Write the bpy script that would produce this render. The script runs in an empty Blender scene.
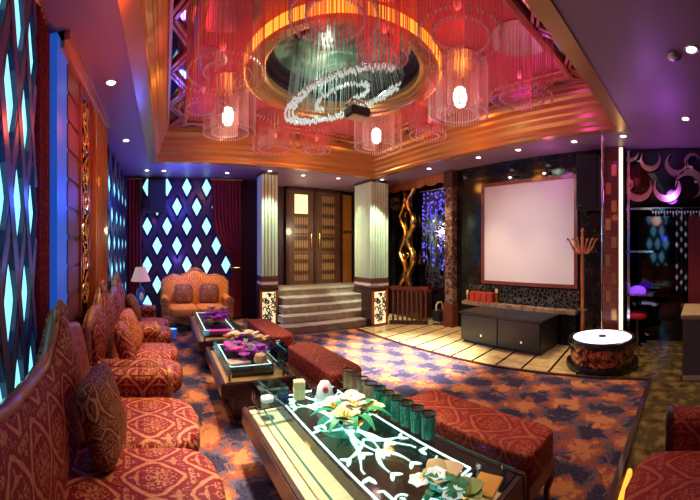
import bpy, bmesh, math, random
from mathutils import Vector, Matrix, Euler
PI = math.pi
S = bpy.context.scene
C = S.collection
rnd = random.Random(7)

# ------------------------------------------------------------------ materials
class NT:
    """small helper around a node tree: n(op, a, b) makes a math node and returns its output"""
    def __init__(s, m):
        m.use_nodes = True
        s.t = m.node_tree
        s.p = s.t.nodes['Principled BSDF']
    def node(s, kind, **kw):
        n = s.t.nodes.new(kind)
        for k, v in kw.items():
            setattr(n, k, v)
        return n
    def put(s, sock, v):
        if isinstance(v, bpy.types.NodeSocket):
            s.t.links.new(v, sock)
        else:
            sock.default_value = v
    def m(s, op, a, b=0.0, c=0.0):
        n = s.node('ShaderNodeMath', operation=op)
        for i, v in enumerate((a, b, c)):
            s.put(n.inputs[i], v)
        return n.outputs[0]
    def smooth(s, v, a, b):
        n = s.node('ShaderNodeMapRange', interpolation_type='SMOOTHSTEP')
        s.put(n.inputs[0], v); n.inputs[1].default_value = a; n.inputs[2].default_value = b
        return n.outputs[0]
    def mix(s, f, a, b):
        n = s.node('ShaderNodeMix', data_type='RGBA')
        s.put(n.inputs[0], f); s.put(n.inputs[6], a if isinstance(a, bpy.types.NodeSocket) else (*a, 1)); s.put(n.inputs[7], b if isinstance(b, bpy.types.NodeSocket) else (*b, 1))
        return n.outputs[2]
    def noise(s, vec, scale, detail=3.0, out=0):
        n = s.node('ShaderNodeTexNoise')
        if vec is not None: s.put(n.inputs['Vector'], vec)
        n.inputs['Scale'].default_value = scale; n.inputs['Detail'].default_value = detail
        return n.outputs[out]
    def uv(s, kind='UV'):
        return s.node('ShaderNodeTexCoord').outputs[kind]
    def xyz(s, v):
        n = s.node('ShaderNodeSeparateXYZ'); s.put(n.inputs[0], v)
        return n.outputs
    def bump(s, h, strength=.3, dist=.01):
        n = s.node('ShaderNodeBump'); n.inputs['Strength'].default_value = strength; n.inputs['Distance'].default_value = dist
        s.put(n.inputs['Height'], h); s.t.links.new(n.outputs[0], s.p.inputs['Normal'])
    def color(s, v):
        s.put(s.p.inputs['Base Color'], v)

def mat(name, col, rough=.5, metal=0.0, emit=None, es=0.0, trans=0.0, alpha=1.0, coat=0.0, vary=0.0, vscale=20):
    m = bpy.data.materials.new(name)
    n = NT(m); p = n.p
    p.inputs['Base Color'].default_value = (*col, 1)
    p.inputs['Roughness'].default_value = rough
    p.inputs['Metallic'].default_value = metal
    p.inputs['Transmission Weight'].default_value = trans
    p.inputs['Alpha'].default_value = alpha
    p.inputs['Coat Weight'].default_value = coat
    if emit:
        p.inputs['Emission Color'].default_value = (*emit, 1)
        p.inputs['Emission Strength'].default_value = es
    if vary:
        v = n.noise(n.uv('Object'), vscale, 4)
        k = n.smooth(v, .3, .7)
        n.color(n.mix(k, tuple(c * (1 - vary) for c in col), tuple(min(1, c * (1 + vary)) for c in col)))
    return m

def damask(name, base, fig, scale=4.4, rough=.6):
    """ogee damask: mirrored floral motif in brick-offset cells"""
    m = bpy.data.materials.new(name); n = NT(m)
    uv = n.uv('UV'); x = n.xyz(uv)
    u = n.m('MULTIPLY', x[0], scale); v = n.m('MULTIPLY', x[1], scale * .8)
    row = n.m('FLOOR', v)
    fu = n.m('FRACT', n.m('ADD', u, n.m('MULTIPLY', row, .5)))
    a = n.m('MULTIPLY', n.m('ABSOLUTE', n.m('SUBTRACT', fu, .5)), 2.0)
    b = n.m('FRACT', v)
    cv = n.node('ShaderNodeCombineXYZ'); n.put(cv.inputs[0], a); n.put(cv.inputs[1], n.m('MULTIPLY', b, 1.7)); cv.inputs[2].default_value = scale
    mot = n.noise(cv.outputs[0], 3.2, 2.0)
    og = n.m('SUBTRACT', a, n.m('MULTIPLY', n.m('SINE', n.m('MULTIPLY', b, PI)), .9))
    og = n.m('ADD', og, n.m('MULTIPLY', n.m('SUBTRACT', mot, .5), .35))
    line = n.smooth(n.m('ABSOLUTE', og), .12, .05)
    scr = n.smooth(n.m('SINE', n.m('MULTIPLY', mot, 38.0)), .1, .6)
    inside = n.smooth(og, -.20, -.30); outside = n.smooth(og, .22, .34)
    k = n.m('MAXIMUM', line, n.m('MULTIPLY', scr, n.m('MULTIPLY', n.m('MAXIMUM', inside, outside), .85)))
    weave = n.noise(uv, 160, 2)
    k2 = n.m('MULTIPLY', k, n.smooth(weave, .15, .6))
    n.color(n.mix(k2, base, fig))
    n.p.inputs['Roughness'].default_value = rough
    n.p.inputs['Specular IOR Level'].default_value = .3
    n.bump(n.m('ADD', k, n.m('MULTIPLY', weave, .5)), .25, .004)
    return m

M = {}
M['red_damask'] = damask('red_damask', (.20, .007, .009), (.58, .25, .12), 4.2)
M['bench_damask'] = damask('bench_damask', (.30, .018, .010), (.50, .15, .06), 4.2)
M['rust_damask'] = damask('rust_damask', (.34, .04, .015), (.75, .40, .16), 6)
M['gold_damask'] = damask('gold_damask', (.50, .13, .015), (.85, .46, .12), 4.5)
M['cushion_damask'] = damask('cushion_damask', (.085, .012, .008), (.42, .20, .08), 5.5)
M['red_curtain'] = damask('red_curtain', (.20, .010, .016), (.32, .04, .05), 6)

def carpet():
    m = bpy.data.materials.new('leaf_carpet'); n = NT(m)
    uv = n.uv('UV')
    nz = n.xyz(n.node('ShaderNodeTexNoise').outputs['Color'])
    tx = n.node('ShaderNodeTexVoronoi'); tx.inputs['Scale'].default_value = 9.0; n.t.links.new(uv, tx.inputs['Vector'])
    cell = n.xyz(tx.outputs['Color'])
    ty = n.node('ShaderNodeTexVoronoi'); ty.inputs['Scale'].default_value = 26.0; n.t.links.new(uv, ty.inputs['Vector'])
    ce2 = n.xyz(ty.outputs['Color'])
    x = n.xyz(uv)
    u = n.m('MULTIPLY', n.m('ADD', x[0], n.m('ADD', n.m('MULTIPLY', n.m('SUBTRACT', cell[0], .5), .12), n.m('MULTIPLY', n.m('SUBTRACT', ce2[0], .5), .045))), 2 * PI / .46)
    v = n.m('MULTIPLY', n.m('ADD', x[1], n.m('ADD', n.m('MULTIPLY', n.m('SUBTRACT', cell[1], .5), .12), n.m('MULTIPLY', n.m('SUBTRACT', ce2[1], .5), .045))), 2 * PI / .74)
    u = n.m('SUBTRACT', u, 2.38 * 2 * PI / .46); v = n.m('SUBTRACT', v, .87 * 2 * PI / .74)
    f = n.m('MULTIPLY', n.m('COSINE', u), n.m('COSINE', v))
    f = n.m('ADD', f, n.m('MULTIPLY', n.m('SUBTRACT', ce2[2], .5), .22))
    r = n.node('ShaderNodeValToRGB'); cr = r.color_ramp; cr.interpolation = 'CONSTANT'
    while len(cr.elements) < 6: cr.elements.new(.5)
    stops = [(0, (.022, .026, .07)), (.30, (.055, .055, .105)), (.40, (.14, .09, .13)), (.52, (.30, .075, .05)), (.62, (.36, .11, .06)), (.74, (.52, .22, .085))]
    for e, (q, c) in zip(cr.elements, stops):
        e.position = q; e.color = (*c, 1)
    n.put(r.inputs[0], n.m('ADD', n.m('MULTIPLY', f, .5), .5))
    fine = n.noise(uv, 60, 3)
    dk = n.node('ShaderNodeTexVoronoi'); dk.feature = 'DISTANCE_TO_EDGE'; dk.inputs['Scale'].default_value = 26.0; n.t.links.new(uv, dk.inputs['Vector'])
    vein = n.smooth(dk.outputs['Distance'], .0, .05)
    a = n.mix(n.m('MULTIPLY', n.m('SUBTRACT', 1, vein), .25), r.outputs[0], (.03, .02, .03))
    n.color(n.mix(n.m('MULTIPLY', n.smooth(fine, .35, .7), .10), a, (.55, .35, .22)))
    n.p.inputs['Roughness'].default_value = .95
    n.p.inputs['Specular IOR Level'].default_value = .1
    n.bump(fine, .4, .006)
    return m
M['carpet'] = carpet()

def marble(name, a, b, c, scale, rough):
    m = bpy.data.materials.new(name); n = NT(m)
    o = n.uv('Object')
    v = n.noise(o, scale, 8)
    w = n.noise(o, scale * 3.3, 8)
    k = n.smooth(n.m('ABSOLUTE', n.m('SUBTRACT', v, .5)), 0, .06)
    n.color(n.mix(k, c, n.mix(n.smooth(w, .35, .7), a, b)))
    n.p.inputs['Roughness'].default_value = rough
    return m
M['moss_marble'] = marble('moss_marble', (.07, .05, .016), (.30, .22, .075), (.10, .07, .025), 2.2, .15)
M['black_marble'] = marble('black_marble', (.003, .003, .004), (.008, .008, .009), (.014, .018, .016), 7, .12)
M['tan_marble'] = marble('tan_marble', (.30, .20, .11), (.42, .30, .18), (.2, .12, .06), 4, .25)
M['step_marble'] = marble('step_marble', (.36, .31, .25), (.46, .40, .32), (.52, .46, .36), 3, .3)
M['pillar_marble'] = marble('pillar_marble', (.05, .02, .014), (.22, .12, .08), (.34, .24, .17), 6, .2)

def tile_floor():
    m = bpy.data.materials.new('lattice_tile'); n = NT(m)
    x = n.xyz(n.uv('UV'))
    p = n.m('ADD', x[0], n.m('MULTIPLY', x[1], 1.0)); q = n.m('SUBTRACT', x[0], x[1])
    la = n.m('ABSOLUTE', n.m('SUBTRACT', n.m('FRACT', n.m('MULTIPLY', p, 1.9)), .5))
    lb = n.m('ABSOLUTE', n.m('SUBTRACT', n.m('FRACT', n.m('MULTIPLY', q, .95)), .5))
    yy = n.m('SUBTRACT', n.m('FRACT', n.m('MULTIPLY', n.m('SUBTRACT', x[1], n.m('MULTIPLY', x[0], .14)), 1 / .36)), .5)
    xx = n.m('SUBTRACT', n.m('FRACT', n.m('MULTIPLY', x[0], 1 / .72)), .42)
    ln = n.m('MAXIMUM', n.m('LESS_THAN', n.m('ABSOLUTE', yy), .05), n.m('LESS_THAN', n.m('ABSOLUTE', xx), .006))
    w = n.noise(n.uv('UV'), 7, 6)
    base = n.mix(n.smooth(w, .3, .7), (.55, .42, .18), (.74, .60, .30))
    n.color(n.mix(ln, base, (.035, .022, .012)))
    n.p.inputs['Roughness'].default_value = .22
    return m
M['tile'] = tile_floor()

def wood(name, a, b, rough=.35, coat=.3, axis=0):
    m = bpy.data.materials.new(name); n = NT(m)
    o = n.uv('Object')
    mp = n.node('ShaderNodeMapping'); n.t.links.new(o, mp.inputs[0])
    sc = [14, 14, 14]; sc[axis] = 1.5; mp.inputs['Scale'].default_value = sc
    v = n.noise(mp.outputs[0], 2.0, 6)
    n.color(n.mix(n.smooth(v, .3, .7), a, b))
    n.p.inputs['Roughness'].default_value = rough
    n.p.inputs['Coat Weight'].default_value = coat
    return m
M['dark_wood'] = wood('dark_wood', (.035, .012, .010), (.08, .028, .02))
M['red_wood'] = wood('red_wood', (.13, .022, .012), (.22, .05, .025))
M['carved_wood'] = wood('carved_wood', (.26, .10, .035), (.46, .22, .09), .35)
M['orange_wood'] = wood('orange_wood', (.34, .085, .02), (.50, .15, .035), .3, .4, 2)
M['bed_wood'] = wood('bed_wood', (.62, .36, .12), (.78, .50, .20), .25)
M['cream_laminate'] = wood('cream_laminate', (.80, .62, .34), (.88, .74, .48), .3)
M['gold_paint'] = mat('gold_paint', (.58, .30, .12), .27, .5)
M['truss_wood'] = wood('truss_wood', (.30, .085, .03), (.42, .13, .05), .35)
M['black'] = mat('black_lacquer', (.008, .008, .009), .25, coat=.3)
M['matte_black'] = mat('matte_black', (.012, .012, .013), .6)
M['speaker_cloth'] = mat('speaker_cloth', (.015, .015, .018), .9, vary=.5, vscale=120)
M['cabinet_black'] = mat('cabinet_black', (.020, .024, .025), .35, vary=.25, vscale=60)
M['navy'] = mat('navy_gloss', (.004, .006, .05), .7)
M['strap'] = mat('violet_black_strap', (.038, .020, .062), .30, coat=.1)
M['pane'] = mat('lit_pane', (.3, .7, .8), .3, emit=(.22, .78, 1.0), es=1.5)
M['pane_far'] = mat('lit_pane_pale', (.5, .8, .85), .3, emit=(.36, .86, 1.0), es=1.25)
M['blue_led'] = mat('blue_led', (.02, .08, .5), .4, emit=(.02, .15, .85), es=.42)
M['ceiling'] = mat('plum_ceiling', (.27, .15, .23), .45)
M['ceiling_red'] = mat('rose_ceiling', (.44, .07, .10), .5)
M['mirror'] = mat('dark_mirror', (.30, .30, .33), .04, 1.0)
M['black_mirror'] = mat('black_mirror', (.07, .07, .085), .05, 1.0)
M['gold'] = mat('gold_leaf', (.85, .50, .12), .25, 1.0)
M['chrome'] = mat('chrome', (.75, .72, .76), .12, 1.0)
M['rose_metal'] = mat('rose_metal', (.62, .36, .36), .22, 1.0)
M['green_dome'] = marble('green_dome', (.03, .06, .045), (.12, .19, .14), (.22, .32, .25), 2.4, .2)
M['orange_led'] = mat('orange_cove_led', (1, .6, .1), .4, emit=(1.0, .36, .03), es=1.5)
M['warm_led'] = mat('warm_led_strip', (1, .9, .6), .4, emit=(1.0, .80, .42), es=2.6)
M['lamp_white'] = mat('downlight_lens', (1, 1, 1), .4, emit=(1.0, .92, .85), es=6)
M['trim_ring'] = mat('downlight_ring', (.5, .4, .42), .3, .8)
M['bulb'] = mat('chandelier_bulb', (1, .95, .85), .4, emit=(1.0, .80, .62), es=3.5)
M['screen'] = mat('projection_screen', (.74, .69, .70), .8)
M['white_line'] = mat('lit_border_line', (.9, 1, 1), .4, emit=(.78, 1.0, .98), es=1.6)
M['etch'] = mat('lit_etching', (.8, 1, .95), .4, emit=(.62, 1.0, .88), es=1.15)
M['cream'] = mat('cream_petal', (.88, .72, .36), .55)
M['white_petal'] = mat('white_petal', (.90, .84, .62), .55)
M['yellow_petal'] = mat('yellow_petal', (.88, .52, .08), .55)
M['purple_petal'] = mat('purple_petal', (.50, .07, .72), .5)
M['magenta_petal'] = mat('magenta_petal', (.62, .05, .42), .5)
M['leaf_green'] = mat('leaf_green', (.03, .36, .14), .45)
M['pale_leaf'] = mat('pale_leaf', (.40, .62, .22), .45)
M['red_petal'] = mat('orange_red', (.75, .14, .03), .5)
M['blue_glass_mat'] = mat('sapphire_ceramic', (.02, .05, .35), .15, coat=.6)
M['shade'] = mat('pleated_shade', (.75, .52, .42), .8, emit=(.8, .42, .3), es=.35)
M['white_ceramic'] = mat('white_ceramic', (.85, .85, .86), .2)
M['beige'] = mat('beige_paper', (.80, .66, .34), .6)
M['red_box'] = mat('red_cardboard', (.45, .04, .02), .5)
M['red_dot'] = mat('red_spot', (.6, .01, .02), .4)
M['pink_card'] = mat('magenta_acrylic', (.70, .03, .30), .3, emit=(.6, .02, .25), es=.25)  # weak emission added to the tray's colour
M['stage_light'] = mat('stage_light_top', (.9, .85, 1), .3, emit=(.72, .66, 1.0), es=1.5)
M['violet_led'] = mat('violet_led', (.2, .05, .8), .4, emit=(.18, .04, 1.0), es=1.6)
M['red_cloth'] = mat('red_seat', (.55, .01, .02), .6)
M['maroon'] = mat('maroon_panel', (.13, .006, .008), .5)
M['counter_beige'] = mat('counter_beige', (.50, .38, .20), .35)
M['counter_grey'] = mat('counter_green_grey', (.13, .14, .10), .4)
M['brass'] = mat('aged_brass', (.55, .35, .12), .3, 1.0)
M['wall_dark'] = mat('dark_plum_wall', (.04, .012, .03), .5)
M['wall_red'] = mat('oxblood_wall', (.16, .04, .03), .45)
M['lit_panel'] = mat('backlit_cream', (.9, .8, .5), .5, emit=(1.0, .86, .48), es=.95)
M['vine'] = mat('black_vine', (.03, .018, .01), .4)
M['pale_curtain'] = mat('pale_green_glass', (.58, .70, .50), .35, coat=.3)
M['flute_core'] = mat('flute_core', (.24, .22, .17), .5)
M['door_wood'] = wood('door_wood', (.09, .04, .022), (.16, .075, .04), .35, .3, 2)
M['orange_glass'] = mat('amber_panel', (.50, .20, .04), .35)

def glassy(name, col, fac=.75, rough=.05):
    m = bpy.data.materials.new(name); n = NT(m)
    g = n.node('ShaderNodeBsdfGlossy'); g.inputs['Roughness'].default_value = rough; g.inputs['Color'].default_value = (.9, .95, .95, 1)
    t = n.node('ShaderNodeBsdfTransparent'); t.inputs['Color'].default_value = (*col, 1)
    x = n.node('ShaderNodeMixShader'); fr = n.node('ShaderNodeFresnel'); fr.inputs[0].default_value = 1.5
    n.put(x.inputs[0], n.m('MULTIPLY', fr.outputs[0], fac)); n.put(x.inputs[1], t.outputs[0]); n.put(x.inputs[2], g.outputs[0])
    n.t.links.new(x.outputs[0], n.t.nodes['Material Output'].inputs[0])
    return m
M['table_glass'] = glassy('table_glass', (.90, .98, .97), .12)
M['clear_glass'] = glassy('clear_glass', (.85, .92, .95), 1.4)

def bead(name, col, al):
    m = bpy.data.materials.new(name); n = NT(m)
    t = n.node('ShaderNodeBsdfTransparent')
    n.p.inputs['Base Color'].default_value = (*col, 1); n.p.inputs['Roughness'].default_value = .2
    n.p.inputs['Specular IOR Level'].default_value = .8
    x = n.node('ShaderNodeMixShader'); x.inputs[0].default_value = al
    n.put(x.inputs[1], t.outputs[0]); n.put(x.inputs[2], n.p.outputs[0])
    n.t.links.new(x.outputs[0], n.t.nodes['Material Output'].inputs[0])
    return m
M['strand'] = bead('crystal_strand', (.80, .30, .30), .46)  # reddish copy: the coffer's red light put into the strand colour
M['strand_lit'] = bead('lit_crystal_strand', (.95, .68, .62), .5)  # paler copy: bulb glow put into the strand colour
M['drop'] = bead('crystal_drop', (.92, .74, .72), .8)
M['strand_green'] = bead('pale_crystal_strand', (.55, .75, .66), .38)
M['crystal'] = mat('cut_crystal', (.86, .95, .93), .15, emit=(.75, .95, .88), es=.32)  # emission stands in for light caught by the crystals
M['green_glass'] = bead('green_glass', (.01, .30, .20), .66)
M['amber_lit_glass'] = bead('amber_lit_glass', (.45, .34, .14), .25)  # warm light tint put into the glass colour

def mosaic():
    m = bpy.data.materials.new('copper_mosaic'); n = NT(m)
    v = n.node('ShaderNodeTexVoronoi'); v.inputs['Scale'].default_value = 26; n.t.links.new(n.uv('UV'), v.inputs['Vector'])
    c = n.xyz(v.outputs['Color'])
    n.color(n.mix(n.smooth(c[0], .2, .9), (.10, .03, .02), (.75, .38, .22)))
    n.p.inputs['Metallic'].default_value = .9; n.p.inputs['Roughness'].default_value = .2
    n.bump(c[1], .5, .01)
    return m
M['mosaic'] = mosaic()
def facet_mirror():
    m = bpy.data.materials.new('rippled_dark_mirror'); n = NT(m)
    v = n.node('ShaderNodeTexVoronoi'); v.inputs['Scale'].default_value = 9; n.t.links.new(n.uv('UV'), v.inputs['Vector'])
    c = n.xyz(v.outputs['Color'])
    n.color((.16, .15, .26, 1)); n.p.inputs['Metallic'].default_value = 1; n.p.inputs['Roughness'].default_value = .06
    n.bump(n.noise(n.uv('UV'), 5, 2), .55, .05)
    return m
M['facet_mirror'] = facet_mirror()
def door_mat():
    m = bpy.data.materials.new('etched_door_glass'); n = NT(m)
    x = n.xyz(n.uv('UV'))
    a = n.m('ABSOLUTE', n.m('SINE', n.m('MULTIPLY', x[0], 48))); b = n.m('ABSOLUTE', n.m('SINE', n.m('MULTIPLY', x[1], 11)))
    k = n.m('GREATER_THAN', n.m('MULTIPLY', a, b), .45)
    n.color(n.mix(k, (.10, .05, .025), (.42, .26, .12)))
    n.p.inputs['Roughness'].default_value = .3
    return m
M['door_glass'] = door_mat()
def fret_mat():
    m = bpy.data.materials.new('black_fretwork'); n = NT(m)
    v = n.node('ShaderNodeTexVoronoi'); v.feature = 'DISTANCE_TO_EDGE'; v.inputs['Scale'].default_value = 14; n.t.links.new(n.uv('UV'), v.inputs['Vector'])
    n.color(n.mix(n.smooth(v.outputs['Distance'], .03, .12), (.09, .085, .06), (.006, .006, .007)))
    n.p.inputs['Roughness'].default_value = .2
    return m
M['fret'] = fret_mat()

# ------------------------------------------------------------------ mesh building
class MB:
    def __init__(s): s.b = bmesh.new()
    def _add(s, vs, fs):
        v = [s.b.verts.new(p) for p in vs]
        for f in fs:
            try: s.b.faces.new([v[i] for i in f])
            except ValueError: pass
        return v
    def box(s, x0, x1, y0, y1, z0, z1, rot=None, bev=0):
        t = bmesh.new()
        bmesh.ops.create_cube(t, size=1)
        for v in t.verts:
            v.co = Vector((v.co.x * (x1 - x0), v.co.y * (y1 - y0), v.co.z * (z1 - z0)))
        if bev:
            bmesh.ops.bevel(t, geom=list(t.edges), offset=bev, segments=2, affect='EDGES')
        c = Vector(((x0 + x1) / 2, (y0 + y1) / 2, (z0 + z1) / 2))
        R = rot.to_matrix() if rot else None
        t.verts.index_update()
        vs = [(R @ v.co if R else v.co) + c for v in t.verts]
        s._add(vs, [[v.index for v in f.verts] for f in t.faces]); t.free()
        return s
    def beam(s, a, b, w, h, up=(0, 0, 1)):
        a, b = Vector(a), Vector(b); d = (b - a).normalized(); u = Vector(up)
        r = d.cross(u).normalized() * (w / 2); u = r.cross(d).normalized() * (h / 2)
        vs = [p + sx * r + sy * u for p in (a, b) for sx, sy in ((-1, -1), (1, -1), (1, 1), (-1, 1))]
        s._add(vs, [(0, 1, 2, 3), (7, 6, 5, 4), (0, 4, 5, 1), (1, 5, 6, 2), (2, 6, 7, 3), (3, 7, 4, 0)])
        return s
    def prism(s, poly, axis, a0, a1):
        """poly in the two other axes (in order), extruded along axis"""
        def P(p, a):
            q = [p[0], p[1]]; q.insert(axis, a); return q
        k = len(poly)
        vs = [P(p, a0) for p in poly] + [P(p, a1) for p in poly]
        s._add(vs, [list(range(k))[::-1], list(range(k, 2 * k))] + [(i, (i + 1) % k, k + (i + 1) % k, k + i) for i in range(k)])
        return s
    def tube(s, pts, r, seg=6, closed=False):
        pts = [Vector(p) for p in pts]; k = len(pts)
        rs = r if isinstance(r, (list, tuple)) else [r] * k
        rings = []; prev = None
        for i, p in enumerate(pts):
            a = pts[i - 1] if (i or closed) else p; b = pts[(i + 1) % k] if (i < k - 1 or closed) else p
            d = (b - a).normalized()
            if prev is None:
                n = d.orthogonal().normalized()
            else:
                n = prev - d * prev.dot(d); n = n.normalized() if n.length > 1e-6 else d.orthogonal().normalized()
            prev = n; q = d.cross(n)
            rings.append([s.b.verts.new(p + rs[i] * (math.cos(2 * PI * j / seg) * n + math.sin(2 * PI * j / seg) * q)) for j in range(seg)])
        for i in range(k if closed else k - 1):
            A, B = rings[i], rings[(i + 1) % k]
            for j in range(seg):
                s.b.faces.new((A[j], A[(j + 1) % seg], B[(j + 1) % seg], B[j]))
        if not closed:
            s.b.faces.new(rings[0][::-1]); s.b.faces.new(rings[-1])
        return s
    def lathe(s, prof, c=(0, 0, 0), seg=20, axis=2, arc=2 * PI):
        """prof: (r, z) list; closed ends when r = 0"""
        full = abs(arc - 2 * PI) < 1e-6
        rings = []
        for r, z in prof:
            if r < 1e-6:
                q = [0, 0]; q.insert(axis, z); rings.append([s.b.verts.new(Vector(c) + Vector(q))])
            else:
                ring = []
                for j in range(seg):
                    a = arc * j / (seg if full else seg - 1)
                    q = [r * math.cos(a), r * math.sin(a)]; q.insert(axis, z)
                    ring.append(s.b.verts.new(Vector(c) + Vector(q)))
                rings.append(ring)
        for A, B in zip(rings, rings[1:]):
            for j in range(seg if full else seg - 1):
                jj = (j + 1) % seg
                f = [A[0] if len(A) == 1 else A[j]] + ([A[jj]] if len(A) > 1 else []) + [B[0] if len(B) == 1 else B[jj]] + ([B[j]] if len(B) > 1 else [])
                if len(f) > 2: s.b.faces.new(f)
        return s
    def cyl(s, c, r, z0, z1, seg=20, axis=2):
        return s.lathe([(0, z0), (r, z0), (r, z1), (0, z1)], c, seg, axis)
    def ell(s, c, rad, e=1.0, nu=20, nv=12, fn=None):
        """superellipsoid, e < 1 gets boxier; fn may move each point"""
        pw = lambda t: math.copysign(abs(t) ** e, t)
        rows = []
        for i in range(nv + 1):
            ph = -PI / 2 + PI * i / nv
            row = []
            for j in range(nu if 0 < i < nv else 1):
                th = 2 * PI * j / nu
                p = Vector((rad[0] * pw(math.cos(ph)) * pw(math.cos(th)), rad[1] * pw(math.cos(ph)) * pw(math.sin(th)), rad[2] * pw(math.sin(ph))))
                if fn: p = fn(p)
                row.append(s.b.verts.new(p + Vector(c)))
            rows.append(row)
        for A, B in zip(rows, rows[1:]):
            for j in range(nu):
                jj = (j + 1) % nu
                f = ([A[j], A[jj]] if len(A) > 1 else [A[0]]) + ([B[jj], B[j]] if len(B) > 1 else [B[0]])
                s.b.faces.new(f)
        return s
    def grid(s, fn, nu, nv, th=None):
        """surface fn(u, v); with th(u, v) -> offset vector it becomes a closed slab"""
        A = [[s.b.verts.new(fn(i / nu, j / nv)) for j in range(nv + 1)] for i in range(nu + 1)]
        for i in range(nu):
            for j in range(nv):
                s.b.faces.new((A[i][j], A[i + 1][j], A[i + 1][j + 1], A[i][j + 1]))
        if th:
            B = [[s.b.verts.new(Vector(fn(i / nu, j / nv)) + Vector(th(i / nu, j / nv))) for j in range(nv + 1)] for i in range(nu + 1)]
            for i in range(nu):
                for j in range(nv):
                    s.b.faces.new((B[i][j], B[i][j + 1], B[i + 1][j + 1], B[i + 1][j]))
            ed = [(i, 0) for i in range(nu)] + [(nu, j) for j in range(nv)] + [(i, nv) for i in range(nu, 0, -1)] + [(0, j) for j in range(nv, 0, -1)]
            for k in range(len(ed)):
                a, b = ed[k], ed[(k + 1) % len(ed)]
                s.b.faces.new((A[a[0]][a[1]], B[a[0]][a[1]], B[b[0]][b[1]], A[b[0]][b[1]]))
        return s
    def ribbon(s, pts, ws, h=.004, nrm=(0, 0, 1)):
        """flat tapered ribbon following pts"""
        pts = [Vector(p) for p in pts]; N = Vector(nrm); k = len(pts); top = []; bot = []
        for i, p in enumerate(pts):
            d = (pts[min(i + 1, k - 1)] - pts[max(i - 1, 0)]).normalized(); q = d.cross(N).normalized() * ws[i] / 2
            top.append((s.b.verts.new(p - q + N * h), s.b.verts.new(p + q + N * h))); bot.append((s.b.verts.new(p - q), s.b.verts.new(p + q)))
        for i in range(k - 1):
            s.b.faces.new((top[i][0], top[i][1], top[i + 1][1], top[i + 1][0]))
            s.b.faces.new((top[i][1], bot[i][1], bot[i + 1][1], top[i + 1][1]))
            s.b.faces.new((bot[i][0], top[i][0], top[i + 1][0], bot[i + 1][0]))
        return s
    def build(s, name, m, parent=None, loc=(0, 0, 0), rot=0, smooth=False, label=None):
        bmesh.ops.recalc_face_normals(s.b, faces=list(s.b.faces))
        uvl = s.b.loops.layers.uv.new('UVMap')
        for f in s.b.faces:
            n = f.normal; ax = max(range(3), key=lambda i: abs(n[i]))
            for l in f.loops:
                c = l.vert.co
                l[uvl].uv = (c.y, c.z) if ax == 0 else (c.x, c.z) if ax == 1 else (c.x, c.y)
            f.smooth = smooth
        me = bpy.data.meshes.new(name); s.b.to_mesh(me); s.b.free()
        me.materials.append(M[m] if isinstance(m, str) else m)
        if smooth:
            try: me.set_sharp_from_angle(angle=math.radians(45))
            except Exception: pass
        o = bpy.data.objects.new(name, me); C.objects.link(o)
        o.location = loc; o.rotation_euler = (0, 0, rot)
        if parent: o.parent = parent
        if label: o['label'] = label
        return o

def tag(o, label, cat, group=None, kind=None):
    o['label'] = label; o['category'] = cat
    if group: o['group'] = group
    if kind: o['kind'] = kind
    return o
def thing(name, label, cat, loc=(0, 0, 0), rot=0, group=None, kind=None):
    o = bpy.data.objects.new(name, None); C.objects.link(o)
    o.empty_display_size = .1
    o.location = loc; o.rotation_euler = (0, 0, rot)
    return tag(o, label, cat, group, kind)
def struct(o):
    o['kind'] = 'structure'; return o
def dup(o, loc=None, rot=None, label=None, parent=None):
    c = o.copy(); C.objects.link(c)
    if parent: c.parent = parent
    for ch in list(o.children): dup(ch, parent=c)
    if loc is not None: c.location = loc
    if rot is not None: c.rotation_euler = (0, 0, rot)
    if label: c['label'] = label
    return c
def spiral(c, r0, r1, a0, a1, n, plane='yz', x=0.0):
    out = []
    for i in range(n + 1):
        t = i / n; a = a0 + (a1 - a0) * t; r = r0 + (r1 - r0) * t
        u, v = c[0] + r * math.cos(a), c[1] + r * math.sin(a)
        out.append((x, u, v) if plane == 'yz' else (u, x, v) if plane == 'xz' else (u, v, x))
    return out

M['blue_sparkle'] = mat('blue_sparkle', (.15, .12, .8), .15, emit=(.12, .10, 1.0), es=1.4)  # glow imitating blue reflections in the recess mirror

M['teal_edge'] = mat('teal_glass_edge', (.02, .22, .24), .2)

M['teal_petal'] = mat('teal_petal', (.05, .55, .45), .3)

M['crystal_dim'] = mat('dim_crystal', (.5, .62, .62), .12, emit=(.6, .85, .85), es=.05)  # dimmer copy of the crystal; faint emission imitates glints
# ------------------------------------------------------------------ camera: stitched cylindrical panorama, as the photograph
cam = bpy.data.cameras.new('camera'); co = bpy.data.objects.new('camera', cam); C.objects.link(co)
FP = 340.0
cam.type = 'PANO'; cam.panorama_type = 'CENTRAL_CYLINDRICAL'
cam.central_cylindrical_range_u_min = -350 / FP; cam.central_cylindrical_range_u_max = 350 / FP
cam.central_cylindrical_range_v_min = -250 / FP; cam.central_cylindrical_range_v_max = 250 / FP
cam.central_cylindrical_radius = 1.0
cam.clip_start = .02
co.location = (0, 0, 1.5); co.rotation_euler = (PI / 2, 0, -185 / FP)
S.camera = co

ZC, ZU = 3.05, 3.62            # low ceiling, upper ceiling inside the coffer
XL, XR, YF, YN = -.85, 5.05, 7.3, -1.4
AX0, AX1, AY0, AY1 = -.29, 4.30, .885, 6.06   # lower edge of the coffer
RC = (1.99, 3.46)             # centre of the round opening

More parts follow.
